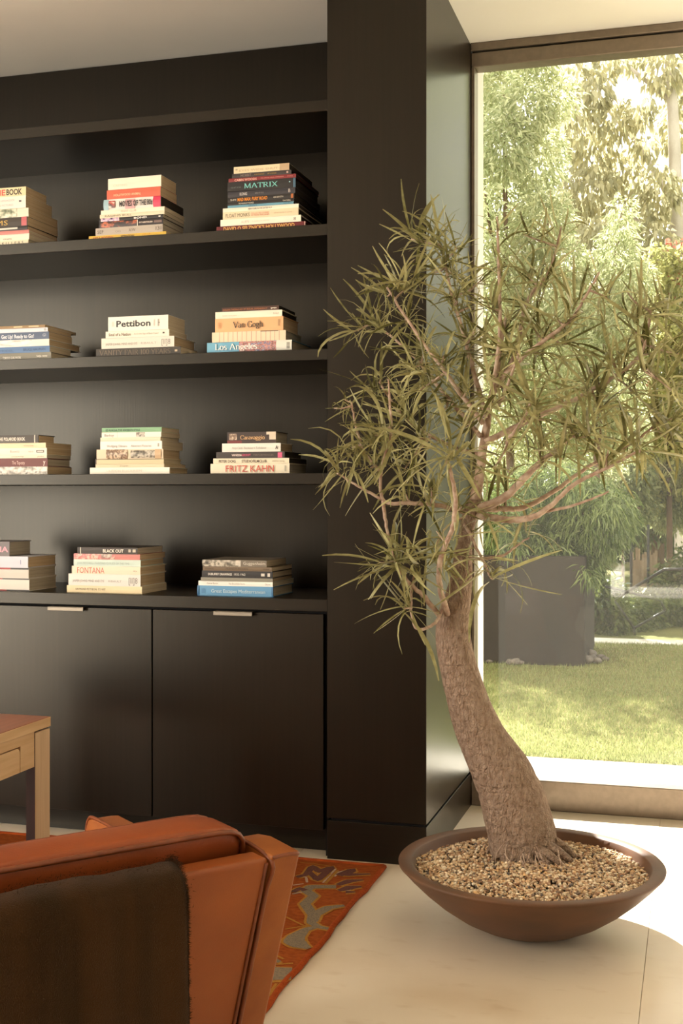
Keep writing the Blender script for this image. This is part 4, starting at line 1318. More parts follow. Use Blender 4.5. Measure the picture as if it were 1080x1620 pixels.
# measured (row, left, right) outline of the trunk
OUT = [(1362, 772, 884), (1353, 772, 880), (1335, 770, 879), (1310, 767, 877), (1285, 762, 870), (1260, 757, 862), (1235, 750, 851), (1210, 742, 837), (1185, 732, 818), (1160, 722, 800), (1135, 714, 787), (1110, 708, 775), (1085, 702, 766), (1060, 697, 757),
       (1035, 692, 750), (1010, 689, 745), (985, 690, 744), (960, 696, 744), (935, 706, 746), (910, 713, 747), (885, 717, 747), (860, 722, 747), (835, 727, 750), (812, 732, 757), (790, 738, 762)]
pts, rads = [], []
for v, l, r in OUT:
    c = tp((l + r) / 2, v)
    e = tp(r, v)
    pts.append(c)
    rads.append((e - c).length * 0.985)
# keep slices level-ish near the base, then follow the axis
verts, faces = [], []
NS = 40
fine_p = catmull(pts, 4)
fine_r = np.interp(np.linspace(0, len(rads) - 1, len(fine_p)), range(len(rads)), rads)
for i, p in enumerate(fine_p):
    t = (fine_p[min(i + 1, len(fine_p) - 1)] - fine_p[max(i - 1, 0)]).normalized()
    t = t.lerp(UV, 0.55).normalized()
    a = Vector((1, 0, 0)) - t * t.x
    a.normalize()
    b = t.cross(a)
    for k in range(NS):
        th = 2 * math.pi * k / NS
        h = p.z
        fl_ = 1 + 0.02 * math.sin(3 * th + 2 + h * 3) + 0.014 * math.sin(5 * th + h * 9)
        fl_ += max(0, 0.10 - h) * (0.9 * max(0, math.cos(3 * th - 0.4)) ** 2 - 0.25)            # root flare
        for hc in (0.205, 0.222, 0.36, 0.50):                                                     # shallow creases round the trunk
            fl_ -= 0.032 * math.exp(-((h - hc - 0.02 * math.cos(th)) / 0.0045) ** 2) * (1 if hc < .3 else .4)
        fl_ += random.uniform(-.004, .004)
        verts.append(p + (a * math.cos(th) + b * math.sin(th)) * fine_r[i] * fl_)
for i in range(len(fine_p) - 1):
    for k in range(NS):
        k2 = (k + 1) % NS
        faces.append((i * NS + k, i * NS + k2, (i + 1) * NS + k2, (i + 1) * NS + k))
faces.append(tuple((len(fine_p) - 1) * NS + k for k in range(NS)))
raw('trunk', verts, faces, M['bark'], tree, True)

# surface roots at its foot
for (u0, v0, u1, v1, r0, r1, dy) in ((860, 1338, 905, 1352, .022, .008, -.06), (850, 1346, 886, 1358, .020, .009, -.10), (875, 1330, 910, 1338, .016, .006, .0), (800, 1352, 776, 1360, .012, .004, -.11),
                                     (825, 1352, 845, 1362, .012, .004, -.13), (840, 1350, 870, 1360, .013, .005, -.11), (778, 1340, 770, 1352, .010, .004, -.04)):
    p0, p1 = tp(u0, v0, dy * .6), tp(u1, v1, dy)
    p1.z = gravel_z(TO.x + p1.x - BC.x, TO.y + p1.y - BC.y) + 0.004 - 0.165
    mid = p0.lerp(p1, .5) + UV * .006
    c = catmull([p0, mid, p1], 4)
    tube('root', c, list(np.linspace(r0, r1, len(c))), M['bark'], tree, 8)
for k in range(16):
    a = random.uniform(-2.6, -0.2)
    p0 = Vector((0.03 + .085 * math.cos(a), -.085 + 0.085 * math.sin(a) * .5, .03 + random.uniform(0, .05)))
    p1 = p0 + Vector((random.uniform(-.03, .05), random.uniform(-.06, -.01), -p0.z + .013))
    c = catmull([p0, p0.lerp(p1, .5) + Vector((random.uniform(-.01, .01), -.008, random.uniform(-.004, .012))), p1], 4)
    tube('rootlet', c, list(np.linspace(.0016, .0007, len(c))), M['twig'], tree, 5)

# limbs: (points as (column, row, depth offset), radius at the foot, radius at the tip)
LIMBS = [
 ([(750, 800, 0), (757, 760, 0), (765, 700, .02), (775, 640, .03), (790, 560, .03), (800, 500, .05)], .022, .007),
 ([(745, 810, 0), (800, 785, -.02), (845, 740, -.05), (872, 718, -.05), (905, 690, -.02)], .017, .006),
 ([(748, 806, 0), (790, 805, .03), (828, 803, .06), (880, 775, .10), (930, 738, .12), (1000, 700, .14), (1042, 668, .15)], .012, .004),
 ([(752, 815, 0), (800, 822, -.04), (838, 819, -.08), (868, 803, -.10), (905, 768, -.12), (960, 740, -.14), (1012, 712, -.16)], .014, .004),
 ([(850, 812, -.08), (910, 798, -.1), (962, 778, -.12)], .006, .003),
 ([(768, 700, 0), (830, 668, .05), (900, 636, .06), (980, 590, .02), (1017, 552, 0), (1029, 492, -.02)], .011, .005),
 ([(780, 610, 0), (830, 562, -.05), (900, 508, -.08), (928, 465, -.1), (948, 430, -.1)], .009, .0035),
 ([(776, 630, 0), (815, 560, .06), (832, 480, .08), (868, 430, .08), (888, 358, .08)], .010, .004),
 ([(772, 650, 0), (790, 540, -.06), (789, 430, -.08), (786, 342, -.08)], .009, .004),
 ([(768, 660, 0), (742, 560, .05), (716, 470, .08), (697, 388, .10)], .010, .004),
 ([(764, 670, 0), (712, 600, -.04), (655, 522, -.06), (612, 455, -.08)], .010, .004),
 ([(760, 690, 0), (700, 620, .10), (650, 560, .16), (590, 510, .18)], .009, .004),
 ([(708, 972, -.05), (695, 925, -.12), (698, 880, -.2), (716, 832, -.26), (720, 790, -.28), (713, 748, -.3), (706, 727, -.32)], .011, .006),
 ([(696, 975, -.03), (672, 945, -.1), (645, 920, -.15), (626, 892, -.18)], .010, .005),
 ([(704, 958, -.05), (688, 985, -.09), (662, 996, -.12), (651, 972, -.13), (650, 946, -.13), (655, 905, -.14)], .006, .0045),
 ([(742, 812, 0), (695, 800, -.06), (650, 796, -.1), (607, 792, -.12), (603, 745, -.13), (618, 690, -.13)], .010, .0045),
 ([(606, 790, -.12), (612, 840, -.13), (624, 886, -.14)], .007, .004),
 ([(604, 790, -.12), (565, 768, -.14), (532, 748, -.16)], .006, .0035),
 ([(600, 745, -.13), (576, 715, -.12), (563, 675, -.12), (556, 637, -.12)], .006, .0035),
 ([(618, 690, -.12), (617, 640, -.1), (614, 600, -.1)], .006, .003),
 ([(735, 830, -.02), (760, 880, -.10), (778, 916, -.18)], .006, .004),
 ([(740, 885, -.02), (790, 880, -.03), (815, 865, -.03), (836, 850, -.03)], .006, .003),
 ([(800, 700, -.02), (824, 668, -.12), (838, 640, -.2)], .007, .004),
 ([(790, 640, -.02), (806, 600, -.12), (820, 560, -.2)], .007, .004),
 ([(760, 720, .02), (700, 700, .1), (640, 660, .14), (600, 605, .14)], .008, .004),
 ([(742, 815, 0), (705, 835, -.05), (690, 870, -.1), (700, 892, -.14)], .005, .003),
]
limb_pts = []
for q, r0, r1 in LIMBS:
    c = catmull([tp(u, v, d) for u, v, d in q], 7)
    for i, p in enumerate(c):
        p += Vector((random.uniform(-1, 1), random.uniform(-1, 1), random.uniform(-1, 1))) * 0.0016
    rs = list(np.linspace(r0 * .86, r1 * .8, len(c)))
    tube('limb', c, rs, M['twig'], tree, 8)
    limb_pts += [(p, r) for p, r in zip(c[2:], rs[2:])]

# leaves
def leaf_shape(bend, twist, n=6, curl=0.0):
    """unit leaf along +y with its face up, arching down; two halves folded along the midrib"""
    v, f = [], []
    ang, y, z = 0.15 + bend * 0.28, 0.0, 0.0
    st = 1.0 / n
    for i in range(n + 1):
        t = i / n
        w = 0.026 * (math.sin(math.pi * min(1, t * 0.93 + 0.06)) ** 0.7) * (1 - 0.25 * t) + 0.004
        tw = twist * t
        side = curl * t * t
        up = 0.32 * w
        ct, sn = math.cos(tw), math.sin(tw)
        for q, hgt in ((-w, up), (0, 0), (w, up)):
            v.append((q * ct - hgt * sn + side, y, z + q * sn + hgt * ct))
        y += st * math.cos(ang)
        z += st * math.sin(ang)
        ang -= bend / n
    for i in range(n):
        a = 3 * i
        f += [(a, a + 1, a + 4, a + 3), (a + 1, a + 2, a + 5, a + 4)]
    return np.array(v), f


LEAVES = []
for k in range(14):
    LEAVES.append(leaf_shape(random.uniform(-0.3, 2.2), random.uniform(-1.3, 1.3), 6, random.uniform(-.22, .22)))
LFACES = np.array(LEAVES[0][1])
# tufts at the twig ends: column, row, leaf length in px, depth offset, number of leaves, (pointing)
TUFTS = [(650, 378, 66, .10, 17), (690, 374, 58, .12, 15), (722, 392, 56, .05, 13), (650, 452, 62, .0, 15), (612, 470, 62, -.08, 9), (590, 506, 64, .18, 15), (556, 526, 62, .18, 13), (642, 512, 60, .05, 14), (682, 432, 58, .1, 14),
         (718, 424, 56, .1, 12), (714, 466, 58, -.06, 12), (602, 600, 70, .13, 14), (642, 582, 66, .1, 15), (545, 632, 34, -.12, 6), (528, 646, 36, -.12, 5), (640, 652, 70, .1, 16), (690, 604, 66, .0, 14), (702, 562, 62, -.1, 14), (738, 566, 60, .1, 14),
         (736, 622, 62, -.05, 14), (760, 444, 58, .05, 13), (772, 484, 60, -.1, 14), (750, 524, 60, .0, 14), (786, 352, 40, -.08, 5), (830, 372, 48, .02, 9), (886, 366, 54, .08, 9), (870, 428, 58, .08, 13), (946, 428, 44, -.1, 7), (916, 474, 58, -.1, 13),
         (822, 474, 58, .06, 13), (790, 424, 56, -.05, 11), (802, 504, 60, .05, 14), (860, 560, 62, .02, 15), (822, 560, 66, -.22, 13), (1029, 488, 74, -.03, 17), (1000, 522, 56, .05, 11), (962, 552, 64, -.03, 15), (930, 580, 56, .06, 13), (838, 640, 76, -.22, 14),
         (1000, 622, 66, .1, 14), (952, 650, 66, .0, 15), (1042, 602, 66, -.08, 12), (1062, 662, 66, .05, 13), (880, 612, 64, .08, 15), (902, 680, 62, -.06, 15), (790, 592, 64, .12, 15), (770, 652, 66, -.08, 15), (530, 746, 74, -.17, 15), (586, 740, 70, -.15, 15),
         (556, 708, 60, -.12, 12), (620, 706, 68, -.12, 16), (660, 692, 66, .05, 15), (706, 728, 80, -.33, 17), (640, 742, 64, .05, 14), (682, 772, 60, -.1, 13), (642, 782, 54, -.1, 8), (626, 890, 84, -.19, 19), (656, 902, 70, -.14, 14), (640, 962, 84, -.2, 10),
         (700, 892, 66, -.15, 11), (730, 802, 60, -.1, 12), (746, 762, 62, .05, 14), (778, 918, 86, -.19, 12), (836, 850, 56, -.03, 9), (762, 832, 66, -.05, 11), (890, 726, 66, -.12, 13), (850, 700, 66, -.05, 14), (820, 682, 64, .1, 14), (932, 690, 68, -.1, 14),
         (990, 692, 70, .13, 14), (1012, 716, 74, -.17, 11), (1042, 680, 68, .15, 13), (962, 712, 66, -.14, 12), (780, 742, 62, -.1, 13), (802, 782, 58, .05, 11), (728, 680, 66, .02, 15), (700, 652, 64, .12, 14), (812, 618, 64, .02, 14), (768, 560, 60, .04, 13),
         (845, 520, 60, -.02, 13), (900, 545, 58, .03, 12), (980, 585, 60, .04, 12), (1030, 560, 60, .06, 10), (670, 545, 62, .06, 12), (660, 620, 62, -.02, 12), (1065, 620, 60, -.1, 10), (930, 620, 62, -.04, 13), (862, 665, 62, -.1, 12), (744, 486, 56, .08, 12),
         (600, 890, 70, -.16, 8), (690, 840, 58, -.2, 8), (590, 690, 58, -.1, 10), (832, 430, 54, .1, 10), (880, 500, 56, -.06, 11), (1058, 500, 66, .05, 12), (1075, 560, 66, .0, 12), (1060, 700, 66, .05, 12), (990, 460, 50, .05, 8), (970, 480, 50, -.05, 8)]
CEN = tp(775, 700)
one_m = TRUNK_Y / ray(700, HYP).y / FPX                 # metres per pixel in the trunk plane
leaf_list = []
for (u, v, ln, dy, nl) in TUFTS:
    tip = tp(u, v, dy)
    # twig from the closest limb that lies nearer the heart of the crown
    best, bd = None, 1e9
    for p, r in limb_pts:
        d = (p - tip).length + 0.6 * max(0, (p - CEN).length - (tip - CEN).length)
        if d < bd:
            best, bd, br = p, d, r
    if (best - tip).length > 0.012:
        d = tip - best
        mid = best.lerp(tip, .5) + Vector((random.uniform(-.1, .1), random.uniform(-.1, .1), random.uniform(-.12, .04))) * d.length
        c = catmull([best, mid, tip], 5)
        tube('twig', c, list(np.linspace(min(br, .0042), .0020, len(c))), M['twig'], tree, 6)
        axis = (tip - mid).normalized()
    else:
        axis = (tip - CEN).normalized()
    out_ = ((tip - CEN).normalized() * 0.6 + axis * 0.7 + UV * 0.22).normalized()
    L0 = ln * one_m
    for k in range(int(nl * 1.75)):
        th = k * 2.39996 + random.uniform(-.3, .3)
        s = out_.cross(Vector((.2, .9, .3))).normalized()
        s2 = out_.cross(s)
        el = random.uniform(-0.7, 1.1)
        d = (out_ * (0.25 + el) + (s * math.cos(th) + s2 * math.sin(th)) * 1.0).normalized()
        L = L0 * random.uniform(.6, 1.55)
        if TO.x + tip.x + d.x * L < -0.80 and TO.y + tip.y + d.y * L > 3.90:      # keep clear of the pier
            d.y = -abs(d.y) - 0.15
            d.normalize()
        pos = tip - axis * random.uniform(0, 0.075) + Vector((random.gauss(0, .006), random.gauss(0, .006), random.gauss(0, .006)))
        # frame: y along the leaf, z as far up as possible
        x = d.cross(UV)
        if x.length < .1:
            x = d.cross(Vector((1, 0, 0)))
        x.normalize()
        z = x.cross(d)
        R3 = Matrix((x, d, z)).transposed() @ Matrix.Rotation(random.uniform(-.8, .8), 3, 'Y')
        leaf_list.append((pos, R3, L, random.randrange(14), -(TRUNK_Y + pos.y) + L * 2 + random.uniform(0, .3)))
leaf_list.sort(key=lambda q: -q[4])
leaf_me = []
for v, f in LEAVES:
    me = bpy.data.meshes.new('leaf')
    me.from_pydata(v.tolist(), [], f)
    me.polygons.foreach_set('use_smooth', [True] * len(me.polygons))
    me.materials.append(M['leaf'])
    leaf_me.append(me)
for pos, R3, L, k, _ in leaf_list[:300]:
    o = bpy.data.objects.new('leaf', leaf_me[k])
    COL.objects.link(o)
    o.parent = tree
    mw = R3.to_4x4()
    o.matrix_local = Matrix.Translation(pos) @ mw @ Matrix.Diagonal((L * 1.12, L, L, 1))
V_, F_, c0 = [], [], 0
for pos, R3, L, k, _ in leaf_list[300:]:
    v = LEAVES[k][0] * np.array([L * 1.12, L, L]) @ np.array(R3).T + np.array(pos)
    V_.append(v)
    F_.append(LFACES + c0)
    c0 += len(v)
fo = fast_mesh('foliage', np.concatenate(V_), np.concatenate(F_), M['leaf'], tree, True)
fo['kind'] = 'stuff'

# ------------------------------------------------------------------ garden: paving, lawn
GARDEN = True
struct(box('patio', (-8, 5.0, -0.10), (7, 5.852, -0.004), M['patio'], None, 0.004, 1))


def lawn_z(x, y):
    m = 0.05 * math.exp(-((x + 0.15) / 0.6) ** 2 - ((y - 9.9) / 0.55) ** 2) + 0.012 * math.sin(x * 2.1 + 0.7) * math.sin(y * 1.7)
    return m * min(1, (y - 5.85) / 0.8)


vs, fs = [], []
nx, ny = 60, 44
for j in range(ny + 1):
    for i in range(nx + 1):
        x, y = -7 + 12.5 * i / nx, 5.855 + 4.5 * j / ny
        vs.append((x, y, lawn_z(x, y)))
for j in range(ny):
    for i in range(nx):
        a = j * (nx + 1) + i
        fs.append((a, a + 1, a + nx + 2, a + nx + 1))
struct(raw('lawn', vs, fs, M['turf'], None, True))
NB = 90000
y = 5.86 + 4.45 * rng.random(NB) ** 1.25
x = (-0.30 * y + 0.9) + rng.uniform(-1.9, 1.9, NB) * (y / 8)
keep = ~((x < -0.80) & (y > 9.02))
x, y = x[keep], y[keep]
n = len(x)
z = np.array([lawn_z(a, b) for a, b in zip(x, y)])
th = rng.uniform(0, 2 * np.pi, n)
h = rng.uniform(.014, .034, n)
w = rng.uniform(.0018, .0034, n)
lx, ly = rng.normal(0, .45, n) * h, rng.normal(0, .45, n) * h
V_ = np.zeros((n, 3, 3))
V_[:, 0] = np.stack([x - w * np.cos(th), y - w * np.sin(th), z - .002], 1)
V_[:, 1] = np.stack([x + w * np.cos(th), y + w * np.sin(th), z - .002], 1)
V_[:, 2] = np.stack([x + lx, y + ly, z + h], 1)
g = fast_mesh('grass', V_.reshape(-1, 3), np.arange(n * 3).reshape(-1, 3), M['grass'])
tag(g, 'short sunlit green grass of the lawn outside the window', 'grass', kind='stuff')
struct(raw('ground', [(-40, 10.35, -0.03), (40, 10.35, -0.03), (40, 70, -0.03), (-40, 70, -0.03)], [(0, 1, 2, 3)], mat('dry_garden_earth', (0.10, 0.11, 0.035), 0.95, 0.1, (0.16, 0.15, 0.055), (0.9, 0.9, 1), 0.4, 0.6, 6)))
struct(box('path', (-12, 15.2, -0.03), (10, 17.2, -0.02), M['patio']))
kerb = struct(box('kerb', (-6, 10.30, -0.05), (7, 10.60, 0.035), M['patio'], None, 0.006, 1))

# charcoal block planter at the edge of the lawn
PBX1, PBY0, PBZ = -0.777, 9.05, 0.80
pb = tag(empty('block_planter', (-1.9, 9.5, 0)), 'charcoal concrete block planter on the lawn under the drooping silvery shrub', 'planter')
bm = bmesh.new()
for lo, hi in (((-1.2, -0.45, -0.05), (1.123, -0.37, PBZ)), ((-1.2, 0.37, -0.05), (1.123, 0.45, PBZ)), ((-1.2, -0.3698, -0.05), (-1.12, 0.3698, PBZ)), ((1.043, -0.3698, -0.05), (1.123, 0.3698, PBZ))):
    add_box(bm, lo, hi, 0.006, 1)
obj('shell', bm, M['concrete'], pb)
box('soil', (-1.119, -0.369, 0.0), (1.042, 0.369, PBZ - 0.06), M['soil'], pb)


def rock(pos, s, lab, grp):
    bm = bmesh.new()
    bmesh.ops.create_icosphere(bm, subdivisions=2, radius=1.0)
    for v in bm.verts:
        k = 1 + random.uniform(-.14, .14)
        v.co = Vector((v.co.x * s * 1.25 * k, v.co.y * s * k, v.co.z * s * .75 * k))
    o = obj('rock', bm, M['rock'], None, True)
    o.location = pos
    o.rotation_euler = (0, 0, random.uniform(0, 6))
    return tag(o, lab, 'stone', grp)


ORD = ['first', 'second', 'third', 'fourth', 'fifth', 'sixth']
for k, (u, vv, s) in enumerate(((928, 1046, .05), (934, 1038, .045), (936, 1043, .038), (943, 1046, .035), (950, 1041, .03), (957, 1043, .024))):
    p = at_z(u, vv, 0.02)
    rock((p.x, p.y, lawn_z(p.x, p.y) + s * .55), s, 'grey garden stone by the right corner of the charcoal planter, %s from it' % ORD[k], 'stones at the planter corner')
for k, (u, vv, s) in enumerate(((772, 1047, .022), (806, 1047, .030), (814, 1048, .036), (822, 1049, .024))):
    p = at_z(u, vv, 0.02)
    rock((p.x, 9.015, s * .55), s, 'small grey stone before the charcoal planter front, %s from the window jamb' % ORD[k], 'stones before the planter')

# ------------------------------------------------------------------ trees and shrubs
FOL = {
 'feather': leaf_mat('feathery_green_leaf', (0.30, 0.34, 0.16), (0.62, 0.62, 0.38), 0.58, 1.2, 0.5),
 'silver': leaf_mat('silvery_green_leaf', (0.10, 0.145, 0.036), (0.31, 0.37, 0.145), 0.38, 2.0, 0.24),
 'gum': leaf_mat('gum_leaf', (0.33, 0.315, 0.18), (0.60, 0.55, 0.33), 0.55, 1.0, 0.45),
 'yellow': leaf_mat('yellow_green_leaf', (0.26, 0.27, 0.09), (0.58, 0.55, 0.22), 0.55, 1.4, 0.5),
 'dark': leaf_mat('deep_green_leaf', (0.055, 0.085, 0.026), (0.16, 0.19, 0.055), 0.4, 1.2, 0.5),
 'mid': leaf_mat('mid_green_leaf', (0.17, 0.20, 0.085), (0.36, 0.37, 0.18), 0.5, 1.0, 0.5),
 'red': leaf_mat('red_flower_petal', (0.42, 0.12, 0.08), (0.55, 0.24, 0.16), 0.4, 2.0, 0.5),
}


def leaves(name, clumps, n, ln, wd, m, parent, droop=0.3, shell=0.35):
    """n single leaves (rhombs folded along the midrib) spread through ellipsoid clumps"""
    vol = np.array([c[1][0] * c[1][1] * c[1][2] for c in clumps]) ** 0.8
    pick = rng.choice(len(clumps), n, p=vol / vol.sum())
    C_ = np.array([list(c[0]) for c in clumps])[pick]
    R_ = np.array([list(c[1]) for c in clumps])[pick]
    d = rng.normal(size=(n, 3))
    d /= np.linalg.norm(d, axis=1, keepdims=True)
    r = shell + (1 - shell) * rng.random((n, 1)) ** 0.5
    P = C_ + d * R_ * r + rng.normal(0, .02, (n, 3))
    ax = d * 0.7 + rng.normal(0, .6, (n, 3)) + np.array([0, 0, -droop])
    ax /= np.linalg.norm(ax, axis=1, keepdims=True)
    s = np.cross(ax, rng.normal(size=(n, 3)))
    s /= np.linalg.norm(s, axis=1, keepdims=True)
    nn = np.cross(s, ax)
    L = ln * rng.uniform(.65, 1.3, (n, 1))
    W = wd * rng.uniform(.7, 1.25, (n, 1))
    V = np.stack([P, P + ax * L * .45 + s * W + nn * W * .3, P + ax * L - np.array([0, 0, droop]) * L * .3, P + ax * L * .45 - s * W + nn * W * .3], 1)
    F = np.arange(n * 4).reshape(-1, 4)
    o = fast_mesh(name, V.reshape(-1, 3), F, m, parent)
    o['kind'] = 'stuff'
    return o


def plant(name, label, cat, base, clumps, n, ln, wd, m, trunk=None, tm=None, droop=0.3, group=None, shell=0.35, extra=None):
    """a tree or shrub standing at base; clumps in world coordinates"""
    t = tag(empty(name, base), label, cat, group)
    B = Vector(base)
    cl = [((Vector(c) - B), r) for c, r in clumps]
    leaves('foliage', cl, n, ln, wd, m, t, droop, shell)
    for pts, r0, r1 in trunk or []:
        c = catmull([Vector(p) - B for p in pts], 5)
        tube('trunk' if r0 > 0.03 else 'branch', c, list(np.linspace(r0, r1, len(c))), tm or M['trunk_dark'], t, 8)
    for nm, cl2, n2, l2, w2, m2 in extra or []:
        leaves(nm, [((Vector(c) - B), r) for c, r in cl2], n2, l2, w2, m2, t, 0.1, 0.1)
    return t


def at(u, v, Y):
    return at_y(u, v, Y)


def clump_px(lst, Y, dy=0.6, depth=None):
    """clumps from measured places: (column, row, half width, half height in px) on the plane Y, jittered in depth"""
    out = []
    for u, v, a, b in lst:
        yy = Y + random.uniform(-dy, dy)
        s = yy / ray(u, HYP).y / FPX
        out.append((at_y(u, v, yy), (a * s, (depth or a * s), b * s)))
    return out


# drooping silvery shrub rising out of the block planter
b = at(830, 900, 9.5)
plant('planter_shrub', 'silvery green drooping shrub with needle leaves spilling over the charcoal planter', 'shrub', (-1.05, 9.5, 0.74),
      clump_px([(800, 842, 44, 30), (842, 820, 50, 48), (886, 836, 52, 58), (922, 812, 48, 52), (900, 880, 36, 34), (950, 842, 36, 40), (962, 800, 36, 40), (860, 770, 46, 40), (905, 766, 44, 34), (780, 800, 34, 40), (936, 880, 26, 30), (985, 820, 24, 30),
                (820, 780, 36, 36), (870, 866, 40, 34), (880, 920, 12, 16), (812, 866, 26, 14), (930, 905, 14, 14)], 9.35, .22, .26), 17000, .085, .0058, FOL['silver'],
      [([(-1.05, 9.5, .74), (-1.0, 9.5, 1.1), (-.85, 9.45, 1.45)], .03, .012), ([(-1.03, 9.5, .9), (-.7, 9.42, 1.2), (-.4, 9.35, 1.15)], .018, .006), ([(-1.04, 9.5, .9), (-1.3, 9.45, 1.2)], .018, .006)], droop=0.75)

# tall feathery tree on the left
b = at(815, 900, 12.0)
plant('feathery_tree', 'tall feathery light green tree seen nearest the left jamb of the window', 'tree', (b.x, 12, -.03),
      clump_px([(790, 130, 40, 50), (835, 160, 45, 60), (795, 230, 46, 60), (850, 250, 48, 60), (800, 330, 50, 60), (858, 350, 50, 56), (795, 430, 50, 60), (850, 450, 52, 56), (800, 540, 50, 60), (860, 560, 50, 60), (790, 640, 44, 56), (850, 670, 48, 60), (800, 740, 44, 50),
                (880, 150, 36, 40), (760, 200, 34, 90), (770, 90, 40, 40), (850, 80, 40, 34)], 12, .5), 27000, .085, .011, FOL['feather'],
      [([(b.x, 12, -.03), at(806, 700, 12), at(800, 400, 12), at(797, 150, 12)], .055, .015), ([at(804, 640, 12), at(850, 480, 12), at(872, 300, 11.9)], .028, .008), ([at(801, 480, 12), at(770, 330, 12), at(765, 180, 12)], .024, .008)], droop=0.5)
# conical pale tree in the middle
b = at(940, 900, 11.6)
plant('conical_tree', 'pale green soft conical tree rising in the middle of the window view', 'tree', (b.x, 11.6, -.03),
      clump_px([(985, 345, 22, 40), (975, 400, 36, 42), (950, 440, 44, 44), (1000, 450, 38, 44), (930, 500, 46, 46), (985, 520, 46, 46), (920, 580, 50, 50), (975, 600, 46, 50), (930, 660, 54, 54), (990, 680, 40, 46), (930, 740, 50, 46), (900, 420, 36, 40), (890, 500, 38, 50)], 11.6, .4), 17000, .080, .0085, FOL['feather'],
      [([(b.x, 11.6, -.03), at(945, 700, 11.6), at(965, 480, 11.6), at(984, 330, 11.6)], .045, .010)], droop=0.55)
# gum tree with hanging leaves and a pale trunk
b = at(1082, 900, 17)
plant('gum_tree', 'gum tree with a pale trunk and broad hanging leaves against the white sky', 'tree', (b.x, 17, -.03),
      clump_px([(1000, 90, 30, 26), (1050, 110, 34, 40), (940, 140, 30, 34), (915, 190, 26, 36), (965, 190, 34, 36), (1010, 175, 24, 26), (935, 240, 40, 36), (1065, 200, 26, 50), (985, 265, 34, 28), (930, 300, 50, 40), (1040, 300, 34, 46), (985, 330, 50, 36), (1075, 330, 30, 50), (950, 380, 50, 40),
                (1030, 390, 40, 46), (1075, 420, 30, 50), (960, 95, 30, 24), (905, 110, 30, 26), (1085, 120, 26, 40), (1000, 440, 50, 40), (1060, 500, 40, 50), (890, 350, 40, 50), (870, 210, 34, 40), (1020, 230, 20, 20)], 17, .8), 7600, .125, .030, FOL['gum'],
      [([(b.x, 17, -.03), at(1078, 600, 17), at(1070, 380, 17), at(1066, 220, 17), at(1058, 90, 17), at(1050, 20, 17)], .13, .05), ([at(1069, 330, 17), at(1010, 230, 17), at(960, 170, 17), at(925, 110, 17)], .05, .018), ([at(1062, 160, 17), at(1000, 110, 17), at(960, 70, 17)], .035, .012), ([at(1070, 420, 17), at(990, 330, 17), at(920, 270, 17)], .04, .014),
       ([at(1058, 90, 17), at(1040, 40, 17), at(1010, 10, 17)], .04, .02)], M['trunk_pale'], droop=1.3)
# yellow-green shrub with red blossom on the right
b = at(1060, 900, 13.4)
plant('yellow_shrub', 'tall yellow-green shrub with red blossom on the right of the window view', 'shrub', (b.x, 13.4, -.03),
      clump_px([(1040, 430, 34, 44), (1080, 440, 36, 50), (1030, 510, 40, 46), (1075, 540, 44, 50), (1020, 600, 40, 50), (1070, 640, 44, 56), (1030, 690, 46, 50), (1080, 740, 44, 50), (1020, 770, 44, 44), (1110, 560, 40, 90), (1110, 700, 40, 80)], 13.4, .4), 12000, .075, .019, FOL['yellow'],
      [([(b.x, 13.4, -.03), at(1058, 700, 13.4), at(1062, 480, 13.4)], .04, .012)], droop=0.4,
      extra=[('blossom', clump_px([(1066, 392, 14, 14), (1070, 440, 13, 9), (1060, 470, 8, 8), (1022, 596, 7, 8), (1078, 415, 10, 10)], 13.1, .1), 110, .05, .018, FOL['red'])])
# deep green trees closing the view
for k, (u, v, a, hgt, Y, nm, mm, lab) in enumerate((
        (770, 660, 90, 200, 19.0, 'background_tree', 'mid', 'green tree at the far left behind the feathery tree'),
        (905, 660, 90, 190, 20.0, 'background_tree', 'mid', 'broad green tree closing the view behind the pale conical tree'),
        (1040, 660, 90, 190, 21.0, 'background_tree', 'dark', 'darker green tree at the far right behind the gum tree trunk'))):
    b = at(u, 900, Y)
    lst = [(u + random.uniform(-a, a), v + random.uniform(-hgt, hgt) * .9, 60, 60) for _ in range(26)]
    plant(nm, lab, 'tree', (b.x, Y, -.03), clump_px(lst, Y, .8), 9000, .13, .036, FOL[mm], [([(b.x, Y, -.03), at(u, 700, Y), at(u, v - hgt * .6, Y)], .12, .04)], droop=0.6, group='trees closing the garden view')
b = at(900, 900, 24)
hl = [(u, v, 40, 40) for u in range(700, 1140, 36) for v in (690, 740, 790, 840, 890)]
plant('hedge', 'tall dark clipped hedge at the far end of the garden behind all trees', 'hedge', (b.x, 24, -.03), clump_px(hl, 24, .5), 15000, .15, .05, FOL['dark'], [([(b.x, 24, -.03), (b.x, 24, .8)], .04, .03)], droop=.4)
plant('feathery_tree', 'feathery green tree standing left of the window view, its crown shading the lawn', 'tree', (-3.3, 11.6, -.03),
      [((-3.3 + random.uniform(-1.0, 1.1), 11.6 + random.uniform(-.8, .8), random.uniform(1.6, 4.0)), (.55, .55, .5)) for k in range(22)] + [((-2.6, 11.4, 4.25), (.5, .5, .35)), ((-3.4, 11.7, 4.2), (.5, .5, .4)), ((-2.1, 11.5, 4.1), (.4, .4, .4))],
      12000, .10, .016, FOL['feather'], [([(-3.3, 11.6, -.03), (-3.25, 11.6, 2.2), (-3.2, 11.6, 4.4)], .06, .015)], droop=.5)
